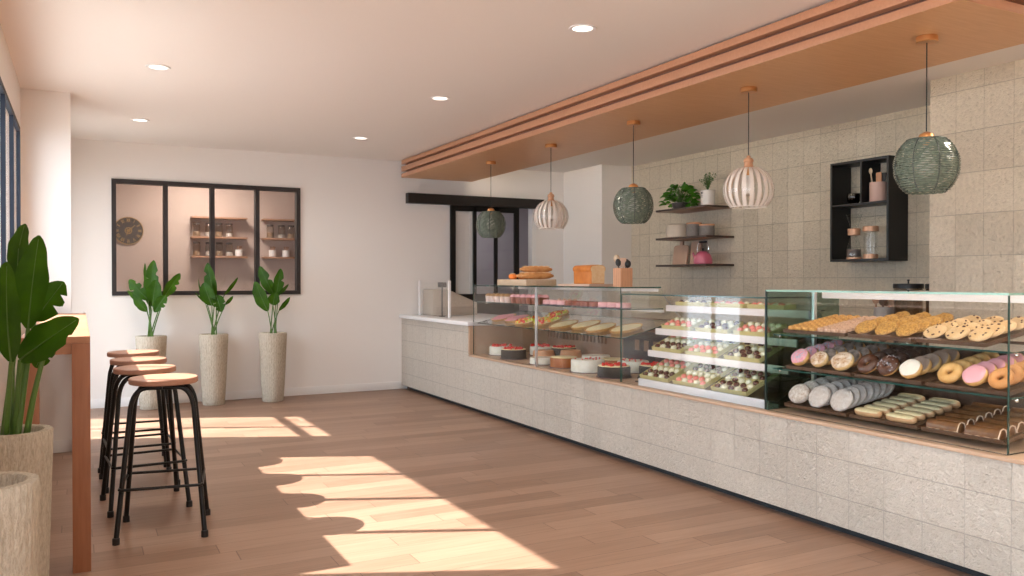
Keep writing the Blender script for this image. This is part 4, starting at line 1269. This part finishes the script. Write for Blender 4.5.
for s in (-1, 1): hd.tube(bez((0, s * .085, .115), (0, s * .135, .20), (0, s * .055, .255), 8), .0045, 8)
hd.out('handle_wire', M['chrome'], t)
B().tube([(0, -.065, .255), (0, .065, .255)], .012, 12).out('handle_grip', M['black'], t)

# ------------------------------------------------------------------ black wall cabinet
t = thing('wall_cabinet', 'black open wall cabinet with three compartments on the tiled wall', 'cabinet', (5.868, 4.87, 1.46))
w, d, h, th = .297, .240, .862, .020
b = B().box((0, -w, 0), (d, w, th), .001).box((0, -w, h - th), (d, w, h), .001)
b.box((0, -w, th), (d, -w + th, h - th)).box((0, w - th, th), (d, w, h - th))
b.out('carcass', M['black'], t)
B().box((.004, -w + th, .478), (d, w - th, .496)).out('shelf', M['black'], t)
B().box((.004, -.030, .496), (d, -.014, h - th)).out('divider', M['black'], t)
zc = 1.46 + .4965
t = thing('glass_bowl', 'small dark glass bowl in the cabinet compartment beside the divider', 'bowl', (5.975, 5.005, zc))
B().lathe([(0, 0), (.03, 0), (.055, .03), (.060, .07), (.055, .095), (.052, .095), (.055, .07), (.05, .034), (.026, .006), (0, .006)], 26).out('bowl_body', glass('smoked_glass', (.30, .27, .26), 1.5), t)
B().lathe([(0, .0065), (.025, .0065), (.047, .034), (.05, .05), (0, .05)], 22).out('contents', F_['choc'], t)
t = thing('utensil_jar', 'pale pink jar holding wooden utensils in the black cabinet', 'jar', (5.965, 4.750, zc))
B().lathe([(0, 0), (.066, 0), (.069, .005), (.069, .165), (.064, .165), (.063, .012), (0, .010)], 30).out('jar_body', plain('pale_pink_ceramic', (.56, .37, .31), .5), t)
def tool(kind, lab, loc, rot, m, L):
    t = thing(kind, lab, 'utensil', loc, rot=rot)
    B().tube([(0, 0, 0), (0, 0, L)], .006, 8).out('handle', m, t)
    if kind == 'spatula': B().box((-.005, -.026, L - .03), (.005, .026, L + .055), .004).out('blade', m, t)
    else: B().ball((0, 0, L + .02), (.008, .020, .026), 12, 8).out('spoon_head', m, t)
tool('wooden_spoon', 'thin wooden spoon leaning out of the pink jar in the cabinet', (5.935, 4.762, zc + .013), (rad(-9), 0, 0), M['pale_wood'], .235)
tool('spatula', 'wooden spatula standing in the pink jar in the cabinet', (5.965, 4.745, zc + .013), (rad(-3), rad(4), 0), M['bamboo'], .185)
tool('spatula', 'black spatula leaning out of the pink jar in the cabinet', (5.992, 4.738, zc + .013), (rad(5), 0, 0), M['black'], .18)
zc = 1.46 + .0205
t = thing('coffee_maker', 'hourglass glass coffee maker with a copper collar in the black cabinet', 'coffee maker', (5.955, 4.985, zc))
B().lathe([(.052, .018), (.064, .022), (.066, .06), (.030, .20), (.026, .235), (.046, .32), (.068, .388), (.066, .390), (.043, .322), (.023, .236), (.027, .198), (.063, .06), (.060, .024), (.05, .019)], 28).out('flask', M['glass'], t)
B().lathe([(0, 0), (.062, 0), (.062, .017), (0, .017)], 28).out('copper_base', M['copper_matt'], t)
B().lathe([(.032, .205), (.050, .208), (.054, .262), (.044, .266), (.032, .25), (.032, .205)], 24).out('copper_collar', M['copper_matt'], t)
B().lathe([(0, .023), (.058, .023), (.055, .085), (0, .085)], 24).out('coffee_level', plain('grey_grounds', (.14, .11, .10), .7), t)
t = thing('glass_canister', 'tall glass canister with copper lid and base beside the coffee maker', 'canister', (5.955, 4.815, zc))
B().lathe([(.050, .041), (.054, .041), (.054, .232), (.050, .232)], 28).out('glass_body', M['glass'], t)
B().lathe([(0, 0), (.058, 0), (.058, .040), (0, .040)], 28).out('copper_base', M['copper_matt'], t)
B().lathe([(0, .2325), (.064, .2325), (.064, .272), (.060, .276), (0, .276)], 28).out('copper_lid', M['copper_matt'], t)

# ------------------------------------------------------------------ things standing on the back counter
ZBC = .8385
for (x, y, lab) in ((5.70, 4.262, 'wide glass jar with a flat black lid and knob against the tiled wall'), (5.70, 3.985, 'second black-lidded glass jar, mostly hidden by the projecting tiled wall')):
    t = thing('lidded_jar', lab, 'jar', (x, y, ZBC))
    B().lathe([(0, 0), (.100, 0), (.104, .006), (.104, .395), (.100, .395), (.098, .008), (0, .006)], 32).out('glass_body', glass('smoky_jar_glass', (.72, .66, .60), 1.45), t)
    B().lathe([(0, .396), (.110, .396), (.110, .428), (.106, .433), (0, .433)], 32).out('lid', M['black'], t)
    B().lathe([(0, .4335), (.006, .4335), (.006, .455), (.011, .458), (.011, .464), (0, .466)], 14).out('knob', M['black'], t)
t = thing('utensil_pot', 'grey pot of brown utensils seen through the doughnut case', 'pot', (5.72, 4.49, ZBC))
B().lathe([(0, 0), (.078, 0), (.082, .006), (.082, .245), (.076, .245), (.075, .01), (0, .008)], 30).out('pot_body', plain('grey_ceramic_pot', (.42, .39, .37), .5), t)
for dx, dy, rx, mm, kd, lb in ((-.056, .02, -4, M['shelf_wood'], 'wooden_spoon', 'thin brown spoon leaning out of the grey pot'), (-.004, .008, -1, M['back_wood'], 'ladle', 'dark brown ladle standing in the grey pot'),
                               (.034, -.008, 2, M['shelf_wood'], 'spatula', 'brown spatula standing in the grey pot'), (.056, -.018, 3, M['black'], 'wooden_spoon', 'black spoon leaning out of the grey pot')):
    utensil(kd, lb, (5.72 + dx, 4.49 + dy, ZBC + .012), (rad(rx), 0, 0), mm, k=1.25)

# ------------------------------------------------------------------ kitchen behind the window
t = thing('wall_clock', 'round dark wall clock with golden numerals seen through the kitchen window', 'clock', (.525, 10.998, 1.895))
GOLD = plain('antique_gold', (.42, .27, .11), .5)
B().lathe([(0, 0), (.165, 0), (.165, .016), (0, .016)], 44, mtx=Matrix.Rotation(rad(90), 4, 'X')).out('clock_face', plain('dark_brown_clock_face', (.055, .042, .036), .6, var=.3, vscale=20), t)
rg = B(); rg.torus(.163, .005, 44, 6, (0, 0, .016)); rg.xf(Matrix.Rotation(rad(90), 4, 'X')); rg.out('rim', GOLD, t)
NUM = ['XII', 'I', 'II', 'III', 'IV', 'V', 'VI', 'VII', 'VIII', 'IX', 'X', 'XI']
for k, s in enumerate(NUM):
    b = B(); x = 0
    def stroke(x0, y0, x1, y1):
        dx, dy = x1 - x0, y1 - y0; l = math.hypot(dx, dy)
        b.box((-.0028, 0, 0), (.0028, l, .003), mtx=Matrix.Translation((x0, y0, .0165)) @ Matrix.Rotation(math.atan2(-dx, dy), 4, 'Z'))
    H_ = .040
    for c in s:
        if c == 'I': stroke(x + .004, 0, x + .004, H_); x += .0095
        elif c == 'V': stroke(x, H_, x + .009, 0); stroke(x + .018, H_, x + .009, 0); x += .021
        else: stroke(x, 0, x + .017, H_); stroke(x + .017, 0, x, H_); x += .021
    b.xf(Matrix.Translation((-x / 2 + .001, -H_ / 2, 0)))
    a = -2 * PI * k / 12
    b.xf(Matrix.Rotation(rad(90), 4, 'X') @ Matrix.Rotation(a, 4, 'Z') @ Matrix.Translation((0, .125, 0)))
    b.out('numeral', GOLD, t)
b = B(); b.torus(.036, .005, 26, 6, (0, 0, .018)); b.torus(.014, .004, 16, 6, (0, 0, .018))
for k in range(6):
    a = PI * k / 3; b.tube([(0, 0, .018), (.036 * math.cos(a), .036 * math.sin(a), .018)], .003, 5)
b.xf(Matrix.Rotation(rad(90), 4, 'X')); b.out('cog_wheel', GOLD, t)
for (a, l) in ((-48, .10), (-200, .06)):
    b = B().box((-.004, -.012, .020), (.004, l, .023)); b.xf(Matrix.Rotation(rad(90), 4, 'X') @ Matrix.Rotation(rad(a), 4, 'Z')); b.out('hand', GOLD, t)

def kitchen_shelf(x0, x1, z, lab):
    t = thing('kitchen_shelf', lab, 'shelf', ((x0 + x1) / 2, 10.90, z))
    w = (x1 - x0) / 2
    B().box((-w, -.09, -.022), (w, .098, 0), .002).out('board', M['shelf_wood'], t)
    return t
KS = [2.085, 1.838, 1.598]
for i, z in enumerate(KS):
    nm = ['topmost', 'middle', 'lowest'][i]
    kitchen_shelf(1.225, 1.885, z, nm + ' brown kitchen shelf in the set crossed by the window mullion')
    kitchen_shelf(2.085, 2.78, z, nm + ' brown kitchen shelf in the set behind the end window pane')
KG = glass('jar_glass', (.93, .91, .89), 1.45)
FILL = {'tan': plain('tan_grain', (.42, .30, .20), .8, var=.3, vscale=80), 'white': plain('white_flour', (.70, .68, .66), .8)}
def kjar(lab, loc, fill, lev):
    t = thing('glass_jar', lab, 'jar', loc)
    B().lathe([(0, 0), (.043, 0), (.047, .005), (.047, .13), (.038, .150), (.036, .150), (.044, .128), (.044, .007), (0, .005)], 22).out('glass_body', KG, t)
    B().lathe([(0, .151), (.041, .151), (.041, .172), (0, .172)], 22).out('lid', plain('dark_jar_lid', (.10, .075, .065), .5), t)
    B().lathe([(0, .0075), (.043, .0075), (.043, lev), (0, lev + .004)], 20).out('contents', FILL[fill], t)
jl = {1.288: ('tan', .06, 'first'), 1.434: ('white', .055, 'second'), 1.555: ('tan', .065, 'third'), 1.677: ('white', .05, 'fourth')}
for i, z in ((1, KS[1]), (2, KS[2])):
    for x, (fl, lv, nth) in jl.items():
        kjar('%s jar from the clock, holding %s, %s kitchen shelf crossed by the mullion' % (nth, {'tan': 'tan grain', 'white': 'white flour'}[fl], ['', 'middle', 'lowest'][i]), (x, 10.90, z + .0005), fl, lv)
for x, fl, lv, nth in ((2.181, 'tan', .07, 'first'), (2.325, 'white', .05, 'second'), (2.447, 'tan', .06, 'third')):
    kjar('%s glass jar of %s on the middle kitchen shelf behind the end pane' % (nth, {'tan': 'tan grain', 'white': 'white flour'}[fl]), (x, 10.90, KS[1] + .0005), fl, lv)
def white_cup(x, z, lab, l2):
    t = thing('utensil_cup', lab, 'cup', (x, 10.90, z + .0005))
    B().lathe([(0, 0), (.040, 0), (.044, .004), (.046, .085), (.042, .085), (.040, .008), (0, .006)], 22).out('cup_body', M['white'], t)
    for k, (rx, ry) in enumerate(((-16, 4), (-4, -5), (11, 3))):
        u = thing('wooden_spoon', ['small brown spoon leaning towards the clock in ', 'small brown spoon standing upright in ', 'small brown spoon leaning away from the clock in '][k] + l2, 'utensil', (x + (k - 1) * .004, 10.90, z + .009), rot=(rad(3), rad(-rx), 0))
        B().tube([(0, 0, 0), (0, 0, .105)], .004, 6).out('handle', M['bamboo'], u)
        B().ball((0, 0, .115), (.010, .005, .016), 10, 6).out('spoon_head', M['shelf_wood'], u)
white_cup(1.792, KS[2], 'white cup of spoons at the end of the lowest kitchen shelf crossed by the mullion', 'the white cup beside the flour jar')
white_cup(2.209, KS[2], 'white cup of spoons nearest the mullion on the lowest kitchen shelf behind the end pane', 'the end-pane cup nearest the mullion')
white_cup(2.382, KS[2], 'white cup of spoons nearest the frame on the lowest kitchen shelf behind the end pane', 'the end-pane cup nearest the frame')

# ------------------------------------------------------------------ window table
t = thing('window_table', 'long narrow orange-brown wooden table standing along the street window', 'table', (-.095, 5.59, 0))
hw, L2, H = .136, 1.46, 1.05
B().box((-hw, -L2, H - .030), (hw, L2, H), .002).out('tabletop', M['orange_wood_h'], t)
for sx in (-1, 1):
    for sy in (-1, 1):
        if sx < 0 and sy > 0: continue
        lx0, lx1 = (hw - .073, hw) if sx > 0 else (-hw, -hw + .073)
        ly0, ly1 = (L2 - .073, L2) if sy > 0 else (-L2, -L2 + .073)
        B().box((lx0, ly0, 0), (lx1, ly1, H - .0305), .002).out('leg', M['orange_wood'], t)
for sy in (-1, 1):
    y0 = L2 - .060 if sy > 0 else -L2 + .010
    B().box((-hw + .0735, y0, H - .078), (hw - .0735, y0 + .05, H - .0305), .001).out('end_rail', M['orange_wood_h'], t)
for sx in (-1, 1):
    x0 = hw - .045 if sx > 0 else -hw + .010
    B().box((x0, -L2 + .0735, H - .078), (x0 + .035, L2 - .0735, H - .0305), .001).out('side_rail', M['orange_wood'], t)

# ------------------------------------------------------------------ bar stools
def stool(loc, rz, lab):
    t = thing('bar_stool', lab, 'bar stool', loc, rz, 'bar stools along the window table')
    Hs = .795
    B().lathe([(0, Hs - .030), (.163, Hs - .030), (.168, Hs - .026), (.168, Hs - .004), (.164, Hs), (0, Hs)], 44).out('seat', M['seat'], t)
    zt = Hs - .044; r = .0125
    for s in (-1, 1):
        for q in (-1, 1):
            foot = Vector((q * .205, s * .205, .012)); knee = Vector((q * .150, s * .098, zt - .11))
            top = Vector((q * .075, s * .088, zt)); end = Vector((q * .001, s * .088, zt))
            pts = [foot, foot.lerp(knee, .5), knee] + bez(knee, (q * .138, s * .092, zt - .006), top, 8)[1:] + [end]
            lg = B().tube(pts, r, 12).out('leg', M['black_soft'], t)
            B().lathe([(0, 0), (.0175, 0), (.0175, .03), (.014, .034), (0, .034)], 14, (foot.x * .997, foot.y * .997, 0)).out('rubber_foot', M['black'], lg)
    B().box((-.12, -.10, zt + .0115), (.12, .10, Hs - .0305)).out('seat_plate', M['black'], t)
    zf = .262; k = .197
    rr = B(); c = .192
    pts = []
    for (sx, sy) in ((1, 1), (-1, 1), (-1, -1), (1, -1)):
        pts += [(sx * c, sy * (c - .012), zf), (sx * (c - .012), sy * c, zf)] if sx * sy > 0 else [(sx * (c - .012), sy * c, zf), (sx * c, sy * (c - .012), zf)]
    rr.tube(pts, .0075, 8, closed=True)
    rr.out('footrest', M['black_soft'], t)
    return t
s1 = stool((.387, 4.658, 0), rad(-9), 'bar stool standing nearest the camera end of the window table')
dup(s1, (.335, 5.245, 0), (0, 0, rad(4)), 'second bar stool from the camera along the window table')
dup(s1, (.335, 5.825, 0), (0, 0, rad(2)), 'third bar stool from the camera along the window table')
dup(s1, (.335, 6.415, 0), (0, 0, rad(-3)), 'bar stool at the far end of the window table')

# ------------------------------------------------------------------ big-leaved plants in tall pots
def banana_leaf(fol, rib, p1, p2, w, face, bow=.10, tears=(), seed=0, wid=.0):
    """Blade from P1 to P2, half-width W, FACE is the way its upper side looks."""
    rn = random.Random(seed)
    p1, p2, face = Vector(p1), Vector(p2), Vector(face).normalized()
    d = p2 - p1; L = d.length
    mid = (p1 + p2) / 2 + face * L * bow
    n = 22; c = bez(p1, mid, p2, n)
    rows = []
    for i, p in enumerate(c):
        u = i / n
        t = (c[min(i + 1, n)] - c[max(i - 1, 0)]).normalized()
        side = t.cross(face).normalized(); up = side.cross(t).normalized()
        if up.dot(face) < 0: up = -up
        prof = max(.0, math.sin(PI * min(1, (u * .97 + .015)))) ** .62 * (1 - .22 * u) * (1 if u < .97 else .5)
        row = []
        for s in (-1, 1):
            ww = w * prof * (1 + .05 * math.sin(u * 17 + s + seed))
            for (tu, tw, ts) in tears:
                if ts == s and abs(u - tu) < tw: ww *= .35 + .5 * abs(u - tu) / tw
            edge = p + side * s * ww + up * (ww * .22 + .02 * w * math.sin(u * 23 + seed))
            half = p + side * s * ww * .5 + up * ww * .16
            row.append((half, edge))
        rows.append([fol.bm.verts.new(q) for q in (row[0][1], row[0][0], p, row[1][0], row[1][1])])
    for a, b in zip(rows, rows[1:]):
        for k in range(4): fol.bm.faces.new((a[k], a[k + 1], b[k + 1], b[k]))
    rib.tube([p + face * w * .02 for p in c[:-1]], [max(.0012, w * .05 * (1 - i / n)) for i in range(n)], 6)

def tall_pot(t, Ht=.735, rt=.146, rb=.108):
    def wob(a, z): return 1 + .013 * math.sin(34 * a)
    B().lathe([(0, 0), (rb - .004, 0), (rb, .006)] + [(rb + (rt - rb) * (k / 8) ** .85, .006 + (Ht - .012) * k / 8) for k in range(1, 9)] +
              [(rt - .004, Ht), (rt - .028, Ht), (rt - .033, Ht - .006), (rt - .040, Ht - .05), (0, Ht - .05)], 136, wob=wob).out('tall_pot', M['pot'], t)
    B().lathe([(0, Ht - .048), (rt - .042, Ht - .048), (.04, Ht - .038), (0, Ht - .035)], 28).out('soil', M['soil'], t)

CA = math.atan(432.5 / 827)
def big_plant(loc, lab, leaves, k, stem0, thin=.006, seed0=0, rt=.146):
    """LEAVES: (blade start, blade tip, half-width, depth, turn) in a frontal drawing whose unit is K metres; the plant faces the room."""
    t = thing('potted_plant', lab, 'plant', loc, -CA, 'big-leaved plants in tall ribbed pots')
    tall_pot(t, rt=rt)
    fol, rib, st = B(), B(), B()
    for i, (s, e, w, dep, turn, tears) in enumerate(leaves):
        Zb_ = .70
        p1 = Vector((s[0] * k, dep * .6, .735 + s[1] * k)); p2 = Vector((e[0] * k, dep, .735 + e[1] * k))
        face = Vector((math.sin(turn), -math.cos(turn), .25))
        banana_leaf(fol, rib, p1, p2, w * k * 1.15, face, .06 if dep < .1 else .04, tears, seed0 + i)
        b0 = Vector((stem0[i % len(stem0)] * k, .012 * (i % 3 - 1), Zb_))
        st.tube(bez(b0, (b0.x * .6 + p1.x * .4, p1.y * .4, (b0.z * .45 + p1.z * .55)), p1, 8), [thin * (1.25 - .5 * q / 8) for q in range(9)], 8)
    fol.out('leaves', M['leaf'], t); rib.out('midribs', M['rib'], t); st.out('stems', M['stem'], t)
    return t
K = .00199
T1 = ((.45, .04, 1), (.7, .05, 1), (.6, .03, -1))
big_plant((.640, 9.10, 0), 'tall potted big-leaved plant under the kitchen window, behind the bar stools', [
    ((-5, 150), (8, 385), 36, .03, .1, T1), ((-18, 190), (-52, 372), 20, .10, -.7, ()), ((-12, 185), (-106, 285), 32, -.02, -.3, T1),
    ((-30, 160), (-124, 230), 18, .02, -1.0, ()), ((-8, 125), (-66, 210), 24, -.10, -.2, ((.5, .05, 1),)), ((14, 165), (36, 285), 36, -.04, .25, ()),
    ((58, 195), (138, 318), 26, .05, .7, ((.55, .05, 1), (.75, .04, 1))), ((86, 205), (36, 122), 28, -.09, .3, ((.4, .05, -1), (.65, .05, -1)))], K, (-14, -6, 2, 8, 12), seed0=1)
big_plant((1.240, 9.105, 0), 'tall potted big-leaved plant in the middle, between the other two under the kitchen window', [
    ((6, 185), (-34, 375), 32, .02, -.2, ((.7, .05, -1),)), ((0, 152), (-36, 270), 38, -.08, -.1, ()), ((-42, 155), (-82, 290), 15, .02, -1.0, ()),
    ((-38, 158), (-102, 218), 10, .04, -1.2, ()), ((24, 205), (56, 118), 32, -.08, .25, T1), ((54, 205), (124, 298), 11, .03, 1.1, ()), ((66, 155), (108, 200), 10, -.03, .9, ())],
    K, (-10, -4, 4, 10, 14), seed0=20)
big_plant((1.838, 9.06, 0), 'tall potted big-leaved plant nearest the canopy, under the end pane of the kitchen window', [
    ((4, 205), (-74, 358), 32, .03, -.3, ((.5, .05, 1),)), ((-20, 118), (-82, 275), 38, -.08, -.3, ()), ((18, 190), (44, 345), 27, .0, .4, ((.6, .05, 1),)),
    ((32, 205), (88, 262), 11, -.02, 1.1, ()), ((10, 150), (30, 218), 30, -.10, .2, ()), ((36, 120), (96, 192), 13, -.02, .9, ())],
    K, (-12, -4, 6, 14, 20), seed0=40)
# the two pots by the camera; drawing unit 1/265 m
K2 = 1 / 265
big_plant((-.224, 3.623, 0), 'large-leaved plant in a tall pot at the near end of the window table', [
    ((14, 71), (21, 167), 17, -.16, -.1, ()), ((10, 101), (18, 195), 15, .06, .25, ()), ((-14, 160), (-15, 209), 11, .18, -.1, ()),
    ((13, 109), (37, 148), 15, .10, .4, ((.45, .06, 1), (.72, .05, 1))), ((12, 71), (73, 112), 16, -.05, .3, ((.75, .03, 1),)),
    ((34, 94), (17, 61), 11, .04, .4, T1), ((-6, 100), (-12, 186), 10, .12, -.2, ())],
    K2, (-6, 3, -4, 6, 2, 11, -8), .010, seed0=60, rt=.132)
t = thing('tall_planter', 'tall ribbed stone-coloured pot cut by the picture edge, before the plant at the table end', 'pot', (-.232, 2.73, 0))
tall_pot(t, rt=.128, rb=.102)

# ------------------------------------------------------------------ light
W = bpy.data.worlds.new('daylight'); SC.world = W; W.use_nodes = True
bg = W.node_tree.nodes['Background']
bg.inputs[0].default_value = (.76, .88, 1.0, 1); bg.inputs[1].default_value = 5.2
def light(name, typ, loc, energy, color=(1, 1, 1), rot=None, **kw):
    l = bpy.data.lights.new(name, typ); l.energy = energy; l.color = color
    for k, v in kw.items(): setattr(l, k, v)
    o = bpy.data.objects.new(name, l); COL.objects.link(o); o.location = loc
    if rot is not None: o.rotation_euler = rot
    return o
sd = Vector((.915, -.404, -.913)).normalized()
so = light('sun', 'SUN', (-6, 8, 8), 15.0, (1, .94, .88), angle=rad(.6))
so.rotation_euler = sd.to_track_quat('-Z', 'Y').to_euler()
for i, (y0, y1, z0, z1) in enumerate((WB, WA, WC)):
    a = light('window_daylight', 'AREA', (XW - .01, (y0 + y1) / 2, (z0 + z1) / 2), 1, rot=(0, rad(-90), 0), shape='RECTANGLE', size=z1 - z0, size_y=y1 - y0)
    a.data.cycles.is_portal = True
for (x, y), lab in dl:
    light('downlight_lamp', 'SPOT', (x, y, CZ - .012), 26 if y > 3 else (90 if x > 4 else 60 if x > 1 else 22), (1, .88, .74), rot=(0, 0, 0), spot_size=rad(165), spot_blend=1.0, shadow_soft_size=.045)  # added rows on the counter side run stronger, as fill
light('kitchen_fill_light', 'AREA', (1.3, 10.2, CZ - .02), 20, (1, .86, .74), rot=(0, 0, 0), shape='DISK', size=.5)  # unseen, added to light the kitchen behind the window
light('store_room_fill_light', 'AREA', (5.0, 10.4, CZ - .02), 9, (.95, .92, 1), rot=(0, 0, 0), shape='DISK', size=.4)  # unseen, added to brighten the store room behind the doorway

# ------------------------------------------------------------------ camera
cam = bpy.data.cameras.new('camera'); co = bpy.data.objects.new('camera', cam); COL.objects.link(co)
cam.sensor_width = 36; cam.lens = 36 * 827 / 1024; cam.clip_start = .02
co.location = (0, 0, 1.30)
co.rotation_euler = (PI / 2 - math.atan(8 / 827), 0, -CA)
SC.camera = co

vs = SC.view_settings
vs.view_transform = 'Standard'; vs.look = 'None'; vs.gamma = 1; vs.exposure = 0.70; vs.use_curve_mapping = False
cy = SC.cycles
cy.use_denoising = True
try: cy.denoiser = 'OPENIMAGEDENOISE'
except Exception: pass
cy.max_bounces = 12; cy.diffuse_bounces = 6; cy.glossy_bounces = 6; cy.transparent_max_bounces = 40; cy.transmission_bounces = 6
cy.sample_clamp_indirect = 6; cy.caustics_reflective = False; cy.caustics_refractive = False
